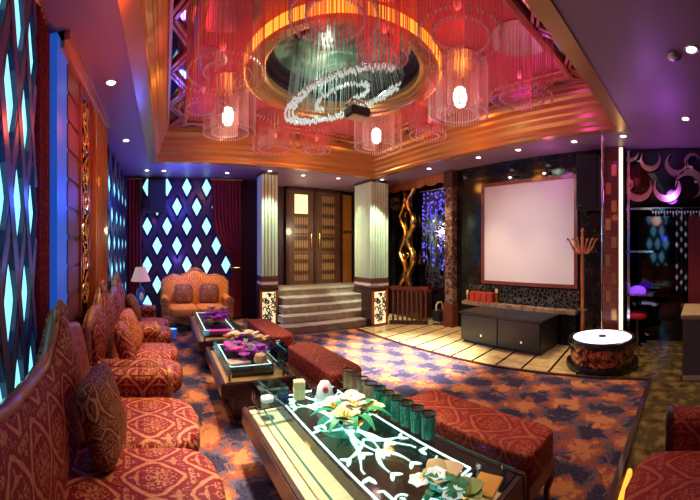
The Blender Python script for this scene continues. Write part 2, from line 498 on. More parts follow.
# ------------------------------------------------------------------ shell
struct(MB().box(XL - .3, XR + 1.6, YN - .2, 8.3, -.12, -.004).build('floor', 'moss_marble'))
w = MB().box(XL - .15, XL, YN, YF + .15, -.1, ZC + .1)
struct(w.build('wall_left', 'wall_dark'))
w = MB().box(XL, -.735, 2.50, 4.06, 0, ZC); struct(w.build('wall_left_pier', 'wall_red'))
struct(MB().box(XL, 2.03, YF, YF + .15, -.1, ZC + .1).build('wall_far', 'wall_dark'))
struct(MB().box(2.03, 4.9, 7.78, 7.93, -.1, ZC + .1).build('wall_entrance', 'wall_dark'))
struct(MB().box(2.06, 2.2, 6.75, 7.78, -.1, ZC).build('wall_entrance_left', 'black_marble'))
struct(MB().box(4.75, 4.9, 6.75, 7.78, -.1, ZC).build('wall_entrance_right', 'wall_dark'))
struct(MB().box(4.70, 5.5, 6.62, 6.75, -.1, ZC).build('wall_recess_end', 'black_marble'))
struct(MB().box(5.32, 5.45, 4.3, 6.62, -.1, ZC).build('wall_recess', 'facet_mirror'))
w = MB().box(XR, XR + .4, 1.15, 4.42, -.1, ZC + .1); struct(w.build('wall_right', 'black_marble'))
struct(MB().box(5.62, 5.75, -1.4, 1.15, -.1, ZC).build('wall_alcove', 'black_mirror'))
struct(MB().box(XL, 6.4, YN - .15, YN, -.1, ZC + .1).build('wall_near', 'wall_dark'))
m = MB()
m.box(XL - .15, AX0, YN, 8.2, ZC, ZC + .14); m.box(AX1, XR + 1.0, YN, 8.2, ZC, ZC + .14)
m.box(AX0, AX1, YN, AY0, ZC, ZC + .14); m.box(AX0, AX1, AY1, 8.2, ZC, ZC + .14)
struct(m.build('ceiling', 'ceiling'))

# upper ceiling: a plate with a round hole
m = MB(); N = 96; d = .45
x0, x1, y0, y1 = AX0 + d, AX1 - d, AY0 + d, AY1 - d
cir = []; rec = []
for i in range(N):
    a = 2 * PI * i / N; ca, sa = math.cos(a), math.sin(a)
    cir.append((RC[0] + .93 * ca, RC[1] + .93 * sa))
    t = min(((x1 if ca > 0 else x0) - RC[0]) / ca if abs(ca) > 1e-6 else 1e9, ((y1 if sa > 0 else y0) - RC[1]) / sa if abs(sa) > 1e-6 else 1e9)
    rec.append((RC[0] + t * ca, RC[1] + t * sa))
for cx, cy in ((x0, y0), (x0, y1), (x1, y0), (x1, y1)):     # snap to the corners
    k = min(range(N), key=lambda i: (rec[i][0] - cx) ** 2 + (rec[i][1] - cy) ** 2); rec[k] = (cx, cy)
vs = [(*p, ZU) for p in cir] + [(*p, ZU) for p in rec] + [(*p, ZU + .06) for p in cir] + [(*p, ZU + .06) for p in rec]
fs = []
for i in range(N):
    j = (i + 1) % N
    fs += [(i, j, N + j, N + i), (2 * N + i, 3 * N + i, 3 * N + j, 2 * N + j), (i, 2 * N + i, 2 * N + j, j)]
m._add(vs, fs)
struct(m.build('ceiling_upper', 'ceiling_red'))

def sweep(prof, mt, name):
    m = MB(); rows = []
    for dd, z in prof:
        rows.append([m.b.verts.new(p) for p in ((AX0 + dd, AY0 + dd, z), (AX1 - dd, AY0 + dd, z), (AX1 - dd, AY1 - dd, z), (AX0 + dd, AY1 - dd, z))])
    k = len(rows)
    for i in range(k):
        A, B = rows[i], rows[(i + 1) % k]
        for j in range(4): m.b.faces.new((A[j], A[(j + 1) % 4], B[(j + 1) % 4], B[j]))
    return struct(m.build(name, mt))
sweep([(0, 3.035), (.14, 3.035), (.14, 3.08), (.155, 3.10), (.155, 3.15), (.20, 3.19), (.205, 3.25), (.23, 3.27), (.235, 3.33), (.27, 3.36), (.275, 3.42), (.31, 3.45), (.33, 3.49), (.33, 3.54), (.36, 3.54), (.36, 3.72), (0, 3.72)], 'gold_paint', 'trim_coffer')
sweep([(.35, 3.585), (.60, 3.585), (.60, 3.60), (.35, 3.60)], 'mirror', 'trim_mirror_band')
sweep([(.565, 3.53), (.60, 3.515), (.635, 3.53), (.635, 3.575), (.66, 3.59), (.66, 3.63), (.565, 3.63)], 'truss_wood', 'trim_lattice_rail')
# diagonal trusses in front of the mirror band
m = MB()
def truss(p0, p1, inn):
    """zigzag of double bars along the band from p0 to p1; inn = unit vector towards the coffer's middle"""
    p0, p1, inn = Vector(p0), Vector(p1), Vector(inn); L = (p1 - p0).length; n = max(2, round(L / .84)); e = (p1 - p0) / n
    for i in range(n):
        a = p0 + e * i; b = p0 + e * (i + 1); mid = (a + b) / 2 + inn * .235
        for u, v in ((a, mid), (mid, b)):
            s = (v - u).cross(Vector((0, 0, 1))).normalized() * .026
            m.beam(u + s, v + s, .032, .035); m.beam(u - s, v - s, .032, .035)
zz = 3.562; g = .345
truss((AX0 + g, AY0 + g, zz), (AX0 + g, AY1 - g, zz), (1, 0, 0)); truss((AX1 - g, AY0 + g, zz), (AX1 - g, AY1 - g, zz), (-1, 0, 0))
truss((AX0 + g, AY0 + g, zz), (AX1 - g, AY0 + g, zz), (0, 1, 0)); truss((AX0 + g, AY1 - g, zz), (AX1 - g, AY1 - g, zz), (0, -1, 0))
struct(m.build('trim_lattice', 'truss_wood'))
# round opening
struct(MB().lathe([(.90, 3.64), (.90, 3.575), (.94, 3.56), (.945, 3.53), (.98, 3.525), (.985, 3.50), (1.03, 3.495), (1.04, 3.475), (1.11, 3.47), (1.125, 3.49), (1.125, 3.64)], (*RC, 0), 80).build('trim_ring', 'gold_paint', smooth=True))
struct(MB().lathe([(1.128, 3.50), (1.15, 3.50), (1.15, 3.60), (1.128, 3.60)], (*RC, 0), 80).build('trim_ring_light', 'orange_led', smooth=True))
struct(MB().lathe([(.925, 3.60), (.925, 3.72), (.86, 3.725), (.86, 3.80), (.80, 3.805), (.80, 3.86)], (*RC, 0), 80).build('trim_dome_steps', 'wall_dark', smooth=True))
struct(MB().lathe([(.82, 3.84), (.6, 3.93), (.3, 3.985), (0, 4.0)], (*RC, 0), 80).build('ceiling_dome', 'green_dome', smooth=True))

# crown mouldings, left wall
struct(MB().box(XL, -.70, 2.3, 4.1, 2.93, ZC).box(XL, -.66, 2.3, 4.1, 2.985, ZC).build('trim_crown', 'gold_paint'))
struct(MB().box(XR - .04, XR, 1.2, 4.42, ZC - .05, ZC).build('trim_right', 'black_marble'))

# fluted orange wood facing on the pier
m = MB().box(-.735, -.715, 3.30, 4.02, 0, 2.93)
for i in range(6): m.tube([(-.712, 3.36 + i * .12, .0), (-.712, 3.36 + i * .12, 2.93)], .035, 8)
struct(m.build('trim_fluted_pier', 'orange_wood'))
m = MB()
for i in range(9):
    m.box(-.735, -.722, 2.46, 2.80, .95 + i * .22, 1.14 + i * .22, bev=.004)
struct(m.build('trim_pier_tiles', 'wall_red'))

# ------------------------------------------------------------------ carpet and tile
cp = [(-.77, .50), (1.0, .50), (3.86, .56), (3.74, 1.43), (3.55, 2.6), (3.44, 4.1), (3.42, 5.45), (1.98, 5.57), (1.80, 6.3), (1.80, 7.2), (-.77, 7.2)]
tag(MB().prism(cp, 2, -.004, .012).build('carpet', 'carpet'), 'fitted carpet of orange, rust and navy leaf pattern under the tables', 'carpet')
bd = []
for a, b in zip(cp[1:7], cp[2:7]):
    bd.append((a, b))
m = MB()
for a, b in bd: m.beam((*a, .012), (*b, .012), .045, .034)
struct(m.build('trim_carpet_edge', 'dark_wood'))
tp = [(3.89, 1.05), (5.04, 1.2), (5.04, 4.4), (5.3, 4.4), (5.3, 6.6), (4.7, 6.6), (4.2, 5.45), (3.45, 5.45), (3.47, 4.1), (3.58, 2.6), (3.77, 1.43)]
struct(MB().prism(tp, 2, -.004, .006).build('floor_tile', 'tile'))
tag(MB().box(1.93, 2.22, .44, .47, .0, .05, bev=.008).build('edge_light_strip', 'orange_led'), 'glowing orange light strip along the near carpet edge', 'light strip')

# ------------------------------------------------------------------ diamond lattice screens
pane_mesh = {}
def lattice_screen(label, name, origin, direction, length, z0, z1, px, pz, pw, ph, u0, w0, pane='pane', group=None):
    """screen in the plane through origin along direction (unit xy); u along it, w = height; the room is on its left-hand normal side"""
    ang = math.atan2(direction[1], direction[0])
    t = thing(name, label, 'lit wall screen', origin, ang, group)
    # local: x along the screen, -y towards the room
    MB().box(0, length, .0, .03, z0, z1).build('backing', 'navy', t)
    cells = []
    i0 = int(-1 - u0 / px)
    for r in range(-2, 30):
        cz = w0 - r * pz / 2
        for i in range(i0 - 2, i0 + 80):
            cu = u0 + i * px + (px / 2 if r % 2 else 0)
            cells.append((cu, cz))
    strap = MB(); rim = MB()
    def clip(a, b):
        lo, hi = 0.0, 1.0
        for k, mn, mx in ((0, 0.02, length - .02), (1, z0 + .02, z1 - .02)):
            dlt = b[k] - a[k]
            t0, t1 = (mn - a[k]) / dlt, (mx - a[k]) / dlt
            if t0 > t1: t0, t1 = t1, t0
            lo, hi = max(lo, t0), min(hi, t1)
        if hi - lo < .02: return None
        f = lambda q: (a[0] + (b[0] - a[0]) * q, a[1] + (b[1] - a[1]) * q)
        return f(lo), f(hi)
    panes = []
    for cu, cz in cells:
        if cu < -px or cu > length + px or cz < z0 - pz or cz > z1 + pz: continue
        for sx in (-1, 1):
            s = clip((cu, cz - pz / 2), (cu + sx * px / 2, cz))
            if s: strap.beam((s[0][0], -.016 + sx * .0015, s[0][1]), (s[1][0], -.016 + sx * .0015, s[1][1]), min(.12, px * .26), .03, (0, -1, 0))
        if pw / 2 < cu < length - pw / 2 and z0 + ph * .52 < cz < z1 - ph * .34:
            panes.append((cu, cz))
    strap.build('lattice', 'strap', t)
    first = None
    for cu, cz in panes:
        q = MB().prism([(cu - pw / 2, cz), (cu, cz - ph / 2), (cu + pw / 2, cz), (cu, cz + ph / 2)], 1, -.008, 0.0) if first is None else None
        k = .5 * (1.22)
        d4 = [(cu - pw * k, cz), (cu, cz - ph * k), (cu + pw * k, cz), (cu, cz + ph * k)]
        for a, b in zip(d4, d4[1:] + d4[:1]): rim.beam((a[0], -.012, a[1]), (b[0], -.012, b[1]), .018, .036, (0, -1, 0))
        if first is None:
            first = q.build('lit_pane', pane, t); fc = (cu, cz)
        else:
            c = first.copy(); C.objects.link(c); c.parent = t; c.location = (cu - fc[0], 0, cz - fc[1])
    rim.build('pane_rims', 'navy', t)
    return t
# near screen, slightly turned; runs from the camera's side to the curtain
dr = Vector((-.187, 1)).normalized()
lattice_screen('tall lattice screen of elongated cyan panes behind the nearest sofa', 'lattice_screen', (-.622, 1.05, 0), dr, .84, .013, 2.99, .30, .90, .235, .46, .72, 2.62, 'pane')
# niche screen beside the fluted pier, in two tiers, and the one behind the small gold sofa
lattice_screen('blue diamond screen in the left niche past the fluted wood pier', 'lattice_screen', (XL + .04, 4.12, 0), (0, 1), 2.88, .013, 2.99, .50, .832, .30, .40, .92, 2.86, 'pane')
lattice_screen('large diamond lattice screen on the far wall behind the gold sofa', 'lattice_screen', (-.62, YF - .04, 0), (1, 0), 2.22, .013, 2.99, .423, .832, .2, .385, 1.087, 2.84, 'pane_far')

# curtains
def curtain(name, label, x0, x1, y, zt, zb, tie=None, folds=7, amp=.035, rot=0, loc=(0, 0, 0), mt='red_curtain'):
    def f(u, v):
        z = zt + (zb - zt) * v
        xa, xb = x0, x1
        if tie:
            k = math.exp(-((z - tie[0]) / .55) ** 2) if z > tie[0] else math.exp(-((z - tie[0]) / 1.2) ** 2)
            xa, xb = x0 + (tie[1] - x0) * k, x1 + (tie[2] - x1) * k
        return Vector((xa + (xb - xa) * u, y + amp * math.sin(u * folds * 2 * PI) , z))
    t = thing(name, label, 'curtain', loc, rot)
    MB().grid(f, 84, 24, lambda u, v: (0, .012, 0)).build('drape', mt, t, smooth=True)
    if tie:
        xm = (tie[1] + tie[2]) / 2
        MB().tube([(xm + ((tie[2] - tie[1]) / 2 + .015) * math.cos(q), y + .052 * math.sin(q), tie[0]) for q in [2 * PI * i / 28 for i in range(28)]], .014, 6, True).build('tieback', 'gold', t, smooth=True)
    MB().tube([(x0 - .03, y, zt + .02), (x1 + .03, y, zt + .02)], .018, 8).build('curtain_rod', 'brass', t)
    return t
curtain('curtain', 'dark red curtain tied back right of the gold sofa', 1.0, 1.62, 0, 2.98, .05, (1.12, 1.42, 1.62), 8, loc=(0, YF - .17, 0))
curtain('curtain', 'narrow dark red curtain hanging in the far left corner', -.80, -.50, 0, 2.98, .05, None, 4, loc=(0, YF - .17, 0))
curtain('curtain', 'red patterned curtain at the left edge beside the blue light panel', 0, .30, 0, 3.0, .05, None, 5, .025, rot=PI / 2 + .12, loc=(-.765, 1.91, 0))
# blue glowing panel
t = thing('light_panel', 'upright blue glowing light panel beside the red pier', 'light panel', (XL + .09, 2.355, 0))
MB().box(-.08, .03, -.13, .13, .4, 3.0).build('panel', 'blue_led', t)
MB().box(-.08, .035, .13, .142, .4, 3.0).build('panel_frame', 'black', t)
# gold scroll panel on the pier
def scroll_line(z0, z1, w, n, yc, x):
    out = []
    for i in range(n):
        s = 1 if i % 2 else -1; za = z0 + (z1 - z0) * (i + .5) / n; hh = (z1 - z0) / n
        out.append(spiral((yc + s * w * .10, za), .012, w * .48, 0 if s > 0 else PI, (3.2 * PI if s > 0 else 4.2 * PI), 26, 'yz', x))
        out.append([(x, yc - s * w * .35 + s * w * .7 * k / 10 * math.sin(k / 10 * PI), za - hh * .6 + hh * 1.2 * k / 10) for k in range(11)])
    return out
t = thing('scroll_panel', 'narrow dark mirror panel with gold scrollwork on the left pier', 'wall panel', (-.735, 2.98, 0))
MB().box(0, .012, -.15, .15, .95, 2.90).build('mirror_panel', 'black_mirror', t)
m = MB()
for p in scroll_line(1.0, 2.86, .26, 7, 0, .022): m.tube(p, .011, 6)
m.build('gold_scrollwork', 'gold', t, smooth=True)
MB().box(0, .03, -.165, -.15, .93, 2.92).box(0, .03, .15, .165, .93, 2.92).build('panel_frame', 'orange_wood', t)

# ------------------------------------------------------------------ entrance
t = thing('staircase', 'broad marble staircase of five steps up to the double doors', 'stairs', (0, 0, 0))
ys = [5.62, 5.89, 6.16, 6.43, 6.80]
for i, y in enumerate(ys):
    xl = .3616 * y if y < 6.7 else 2.22
    xr = 3.79 if i == 0 else 4.19
    o = MB().box(xl, xr, y, 7.77 if i == 4 else ys[i + 1] + .03, .13 * i, .13 * (i + 1) - .012).box(xl, xr, y - .025, 7.77 if i == 4 else ys[i + 1] + .03, .13 * (i + 1) - .026, .13 * (i + 1), bev=.006).build('step', 'step_marble', t)
struct(MB().box(4.2, 4.74, 6.78, 7.77, 0, .65).build('floor_landing', 'step_marble'))

def pedestal(label, x0, x1, y0, y1):
    t = thing('lit_pedestal', label, 'pedestal', ((x0 + x1) / 2, (y0 + y1) / 2, 0), 0, 'lit pedestals flanking the stairs')
    w, dd = (x1 - x0) / 2, (y1 - y0) / 2
    MB().box(-w, w, -dd + .03, dd, 0, .70).box(-w - .02, w + .02, -dd, dd, .70, .76, bev=.01).build('body', 'dark_wood', t)
    MB().box(-w + .05, w - .05, -dd + .01, -dd + .035, .04, .67).build('backlit_panel', 'lit_panel', t)
    m = MB(); r2 = random.Random(3)
    for k in range(30):
        cx = r2.uniform(-w + .08, w - .08); cz = .08 + .56 * k / 29; s = r2.choice((-1, 1))
        p = [(a, b, c) for a, b, c in spiral((cx, cz), .012, .055, r2.uniform(0, 6), r2.uniform(0, 6) + s * 5, 12, 'xz', -dd + .006)]
        p = [q for q in p if abs(q[0]) < w - .055 and .05 < q[2] < .66]
        if len(p) > 3: m.ribbon(p, [.008 + .02 * math.sin(PI * i / (len(p) - 1)) for i in range(len(p))], .006, (0, -1, 0))
    m.build('vine_fretwork', 'vine', t)
    m = MB()
    for s in (-1, 1): m.box(s * (w - .025) - .025, s * (w - .025) + .025, -dd, -dd + .03, 0, .70)
    m.box(-w, w, -dd, -dd + .03, 0, .04).build('frame', 'orange_wood', t)
    return t
pedestal('backlit vine pedestal on the left of the stairs beside the red bench', 1.83, 2.20, 6.38, 6.62)
pedestal('backlit vine pedestal on the right of the stairs beside the railing', 3.81, 4.19, 5.45, 5.85)

def pale_column(label, x0, x1, y0, y1, z0):
    t = thing('glass_column', label, 'column', ((x0 + x1) / 2, (y0 + y1) / 2, 0), 0, 'pale columns at the entrance', 'thing')
    w, dd = (x1 - x0) / 2, (y1 - y0) / 2
    MB().box(-w + .02, w - .02, -dd + .02, dd - .02, z0, ZC - .004).build('core', 'flute_core', t)
    m = MB()
    k = max(4, round(2 * w / .075))
    for i in range(k + 1):
        m.tube([(-w + .015 + (2 * w - .03) * i / k, -dd + .02, z0 + .22), (-w + .015 + (2 * w - .03) * i / k, -dd + .02, ZC - .06)], .030, 8)
    k = max(4, round(2 * dd / .075))
    for i in range(k + 1):
        m.tube([(-w + .02, -dd + .015 + (2 * dd - .03) * i / k, z0 + .22), (-w + .02, -dd + .015 + (2 * dd - .03) * i / k, ZC - .06)], .030, 8)
    m.build('fluting', 'pale_curtain', t, smooth=True)
    MB().box(-w - .015, w + .015, -dd - .015, dd + .015, z0 + .11, z0 + .19, bev=.006).box(-w - .015, w + .015, -dd - .015, dd + .015, z0, z0 + .05, bev=.006).build('dark_band', 'red_wood', t)
    MB().box(-w - .008, w + .008, -dd - .008, dd + .008, z0 + .05, z0 + .11).build('white_band', 'white_ceramic', t)
    MB().box(-w - .01, w + .01, -dd - .01, dd + .01, ZC - .06, ZC - .004, bev=.006).build('capital', 'dark_wood', t)
    return t
pale_column('pale fluted column left of the entrance doors', 1.88, 2.20, 6.42, 6.74, .765)
pale_column('broad pale fluted column right of the entrance doors', 4.21, 4.68, 6.08, 6.74, .66)
struct(MB().box(1.86, 2.2, 6.625, 6.745, 0, .76).build('wall_column_plinth', 'dark_wood'))
struct(MB().box(4.21, 4.68, 6.06, 6.745, 0, .66).build('wall_column_plinth_right', 'dark_wood'))

def door(n, xc, lit):
    t = bpy.data.objects.new('door_%d' % n, None); C.objects.link(t); t.location = (xc, 7.74, .65); struct(t)
    W = .66
    m = MB()
    for s in (-1, 1): m.box(s * W / 2 - (.15 if s > 0 else 0), s * W / 2 + (.15 if s < 0 else 0), -.03, .03, 0, 2.32)
    for z in (0, .74, 1.22, 1.70, 2.22): m.box(-W / 2, W / 2, -.026, .026, z, z + (.10 if z in (0, 2.22) else .045))
    m.build('door_frame', 'door_wood', t)
    for k, (a, b) in enumerate(((.10, .74), (.785, 1.22), (1.265, 1.70), (1.745, 2.22))):
        MB().box(-W / 2 + .15, W / 2 - .15, -.012, .012, a, b).build('door_pane', 'lit_panel' if (lit and k == 3) else 'door_glass', t)
    MB().tube([(W / 2 * (1 if n == 1 else -1) * .8, -.06, .85), (W / 2 * (1 if n == 1 else -1) * .8, -.06, 1.25)], .014, 8).build('door_handle', 'gold', t)
door(1, 3.27, True); door(2, 4.02, False)
struct(MB().box(2.86, 2.93, 7.68, 7.77, .65, 3.04).box(4.37, 4.43, 7.68, 7.77, .65, 3.04).box(3.61, 3.68, 7.68, 7.77, .65, 3.04).box(2.86, 4.43, 7.68, 7.77, 2.98, 3.04).build('trim_door', 'dark_wood'))
t = thing('amber_panel', 'tall amber wood panel right of the double doors', 'wall panel', (4.58, 7.74, .65))
m = MB()
for i in range(4): m.box(-.13 + i * .066, -.07 + i * .066, -.05, .02, 0, 2.3, bev=.012)
m.build('fluted_panel', 'orange_glass', t)
MB().box(-.15, .15, -.07, .03, 1.28, 1.36, bev=.01).build('band', 'gold', t)

# railing
t = thing('railing', 'short dark wooden railing with turned balusters right of the stairs', 'railing', (4.24, 5.42, 0), math.atan2(-.55, .55))
L = .76
MB().box(-.02, L, -.035, .035, .70, .76, bev=.012).build('handrail', 'red_wood', t)
MB().box(-.02, L, -.04, .04, .006, .08).build('base_rail', 'dark_wood', t)
for i in range(8):
    MB().lathe([(0, .08), (.018, .08), (.024, .14), (.014, .22), (.022, .38), (.014, .54), (.024, .62), (.018, .70), (0, .70)], (.05 + i * .094, 0, 0), 8).build('baluster', 'red_wood', t, smooth=True)
# gold scroll column in the recess
t = thing('scroll_column', 'tall gold scrollwork column in the dark recess', 'wall panel', (5.3, 6.1, 0))
MB().box(-.03, 0, -.30, .28, .62, 2.98).build('mirror_panel', 'black_mirror', t)
m = MB()
for yc in (-.14, .15):
    m.tube([(-.05, yc + .10 * math.sin(k * .42 + (2 if yc > 0 else 0)), .65 + 2.3 * k / 40) for k in range(41)], [.045 + .04 * abs(math.sin(k * .42)) for k in range(41)], 8)
for k in range(5):
    m.tube(spiral((.0, .95 + k * .45), .02, .12, k * 1.3, k * 1.3 + 5, 16, 'yz', -.05), .018, 6)
m.build('gold_scrollwork', 'gold', t, smooth=True)
MB().box(-.045, 0, .02, .07, .62, 2.98).build('upright', 'gold', t)
t = thing('dado_cabinet', 'dark low cabinet below the gold scroll column', 'cabinet', (5.12, 5.85, 0))
MB().box(-.2, .18, -.55, .75, 0, .58).build('body', 'dark_wood', t); MB().box(-.22, .18, -.57, .75, .58, .62, bev=.01).build('top', 'red_wood', t)
# wavy valance at the recess ceiling
poly = [(4.45, 3.045)] + [(4.45 + 2.15 * i / 40, 2.90 - .05 * abs(math.sin(i * .42))) for i in range(41)] + [(6.6, 3.045)]
struct(MB().prism(poly, 0, 5.02, 5.06).build('trim_valance', 'orange_wood'))
# stool with pale handle
t = thing('stool', 'small black stool with pale looped handle in the recess', 'stool', (4.93, 4.72, 0))
MB().box(-.11, .11, -.11, .11, .08, .30, bev=.02).build('seat', 'matte_black', t)
MB().tube([(-.09, 0, .30), (-.09, 0, .40), (-.05, 0, .45), (.05, 0, .45), (.09, 0, .40), (.09, 0, .30)], .018, 8).build('handle', 'cream', t, smooth=True)
for sx in (-1, 1):
    for sy in (-1, 1): MB().cyl((sx * .09, sy * .09, 0), .012, .006, .09, 8).build('leg', 'chrome', t)
# pillar left of the screen
t = thing('marble_pillar', 'narrow brown marble pillar left of the projection screen', 'pillar', (5.0, 4.45, 0), kind='thing')
MB().box(-.10, .05, -.10, .10, .06, 3.04, bev=.008).build('shaft', 'pillar_marble', t)
MB().box(-.13, .05, -.13, .13, 0, .45, bev=.01).build('base', 'red_wood', t)
MB().box(-.12, .05, -.12, .12, 2.72, 3.03, bev=.01).build('capital', 'dark_wood', t)

# ------------------------------------------------------------------ right wall
t = thing('projection_screen', 'large pinkish white projection screen in a dark red frame', 'screen', (XR, 2.80, 0))
y0, y1, z0, z1 = -.87, .87, .95, 2.64
MB().box(-.03, -.012, y0, y1, z0, z1).build('screen_cloth', 'screen', t)
m = MB()
for a in ((y0 - .06, y0, z0 - .06, z1 + .06), (y1, y1 + .06, z0 - .06, z1 + .06), (y0, y1, z0 - .06, z0), (y0, y1, z1, z1 + .06)): m.box(-.05, -.005, *a)
m.build('frame', 'red_wood', t)
def small_lamp(name, label, y):
    t = thing(name, label, 'picture light', (XR, y, 2.76), group='picture lights over the screen')
    MB().box(-.10, -.0, -.015, .015, .0, .03).build('arm', 'brass', t)
    MB().lathe([(0, .05), (.03, .045), (.055, -.02), (.05, -.02), (.028, .03), (0, .035)], (-.11, 0, 0), 14).build('lamp_shade', 'brass', t, smooth=True)
    MB().ell((-.11, 0, -.012), (.026, .026, .022), 1, 10, 6).build('bulb', 'lamp_white', t, smooth=True)
small_lamp('picture_light', 'left of two small brass lights above the projection screen', 3.07)
small_lamp('picture_light', 'right of two small brass lights above the projection screen', 2.42)
struct(MB().box(XR - .012, XR, 1.85, 4.05, .58, .86).build('trim_fret_band', 'fret'))
t = thing('wall_ledge', 'long tan marble ledge under the projection screen', 'ledge', (4.97, 2.98, 0), kind='thing')
MB().box(-.09, .08, -1.12, 1.12, .49, .56, bev=.01).build('slab', 'tan_marble', t)
MB().box(-.05, .08, -1.10, 1.10, 0, .49).build('plinth', 'black_marble', t)
for i in range(4):
    o = MB().box(-.055, .055, -.058, .058, 0, .17, bev=.006).box(-.058, .058, -.06, .06, .13, .175, bev=.004)
    o = o.build('gift_box', 'red_box', loc=(4.97, 3.88 - i * .13, .56))
    tag(o, ['red box at the left end of the row on the marble ledge', 'second red box from the left on the marble ledge', 'third red box from the left on the marble ledge', 'red box at the right end of the row on the marble ledge'][i], 'box', 'red boxes on the ledge')
t = thing('candlestick', 'brass candlestick on the ledge just right of the red boxes', 'candlestick', (4.96, 3.36, .56))
MB().lathe([(0, 0), (.05, 0), (.05, .015), (.018, .03), (.018, .10), (.03, .13), (.018, .16), (.035, .19), (0, .19)], seg=14).build('holder', 'brass', t, smooth=True)
MB().cyl((0, 0, 0), .022, .19, .25, 12).build('candle', 'cream', t)
t = thing('candlestick', 'short brass candlestick left of the red boxes on the ledge', 'candlestick', (4.96, 4.02, .56))
MB().lathe([(0, 0), (.05, 0), (.05, .015), (.018, .03), (.018, .08), (.035, .12), (0, .12)], seg=14).build('holder', 'brass', t, smooth=True)
MB().cyl((0, 0, 0), .022, .12, .19, 12).build('candle', 'cream', t)

t = thing('media_cabinet', 'long low black cabinet with two doors under the screen', 'cabinet', (4.55, 2.86, 0))
MB().box(-.29, .30, -.72, .72, .05, .47, bev=.006).box(-.26, .30, -.70, .70, .006, .05).build('body', 'cabinet_black', t)
MB().box(-.32, .31, -.75, .75, .47, .505, bev=.006).build('top', 'cabinet_black', t)
for s in (-1, 1):
    d1 = MB().box(-.312, -.29, s * .36 - .352, s * .36 + .352, .06, .462, bev=.004).build('door', 'cabinet_black', t)
    MB().cyl((0, s * .36 - .06, .17), .018, -.322, -.312, 14, 0).build('knob', 'chrome', d1)

def loudspeaker(label, loc, rot, w, dd, h):
    t = thing('hanging_loudspeaker', label, 'loudspeaker', loc, rot)
    MB().box(-w / 2, w / 2, -dd / 2, dd / 2, 0, h, bev=.012).build('cabinet', 'matte_black', t)
    MB().box(-w / 2 + .02, w / 2 - .02, -dd / 2 - .012, -dd / 2, .02, h - .02, bev=.005).build('grille', 'speaker_cloth', t)
    MB().box(-w / 2 + .04, -w / 2 + .07, -dd / 2 - .016, -dd / 2 - .01, .05, .06).build('badge', 'chrome', t)
    MB().box(-w / 2 - .02, w / 2 + .02, dd / 2 - .02, dd / 2 + .02, h * .45, h * .55).box(-.04, .04, dd / 2, dd / 2 + .045, h * .42, h * .58).build('wall_bracket', 'matte_black', t)
    return t
loudspeaker('tall black loudspeaker hung right of the projection screen', (4.84, 1.62, 2.10), -PI / 2 + .1, .34, .26, .80)
loudspeaker('black loudspeaker hung in the far left corner before the curtain', (-.17, 6.98, 2.28), .06, .36, .34, .62)

# coat stand
t = thing('coat_stand', 'orange wooden coat stand with curled hooks right of the screen', 'coat stand', (4.76, 1.70, .006))
MB().lathe([(0, .04), (.028, .04), (.03, .5), (.024, .55), (.034, .60), (.024, .65), (.026, 1.2), (.020, 1.5), (.030, 1.55), (.022, 1.6), (.026, 1.68), (.014, 1.74), (.026, 1.79), (0, 1.83)], seg=14).build('pole', 'orange_wood', t, smooth=True)
MB().lathe([(.03, .60), (.075, .605), (.075, .625), (.03, .63)], seg=18).build('ring', 'brass', t, smooth=True)
for k in range(6):
    a = k * PI / 3; c, s_ = math.cos(a), math.sin(a)
    pts = [(r * c, r * s_, z) for r, z in ((.02, 1.48), (.08, 1.45), (.13, 1.50), (.17, 1.57), (.20, 1.64), (.235, 1.66))]
    MB().tube(pts, [.016, .018, .016, .014, .014, .020], 8).build('hook', 'orange_wood', t, smooth=True)
for k in range(4):
    a = k * PI / 2 + .4; c, s_ = math.cos(a), math.sin(a)
    MB().tube([(0, 0, .12), (.07 * c, .07 * s_, .10), (.12 * c, .12 * s_, .02), (.15 * c, .15 * s_, .02)], [.024, .022, .02, .016], 8).build('foot', 'orange_wood', t, smooth=True)

# pillar right of the screen and the lit edge of the alcove
t = thing('mirror_pillar', 'dark red pillar edged in chrome between screen and alcove', 'pillar', (5.0, 1.32, 0), kind='thing')
MB().box(-.06, .04, -.12, .10, 0, 3.04).build('shaft', 'red_wood', t)
MB().box(-.075, -.04, .10, .125, 0, 3.04).build('chrome_edge', 'chrome', t)
for k in range(9): MB().box(-.072, -.055, -.10 + (k % 2) * .09, -.02 + (k % 2) * .09, .45 + k * .27, .62 + k * .27, bev=.006).build('inset', 'brass', t)
t = thing('light_column', 'thin warm white light strip standing at the alcove edge', 'light strip', (4.96, 1.16, 0))
MB().box(-.014, .014, -.026, .026, .30, 3.03).build('lit_strip', 'warm_led', t)
MB().box(.0, .05, -.04, .04, 0, 3.04).build('channel', 'dark_wood', t)
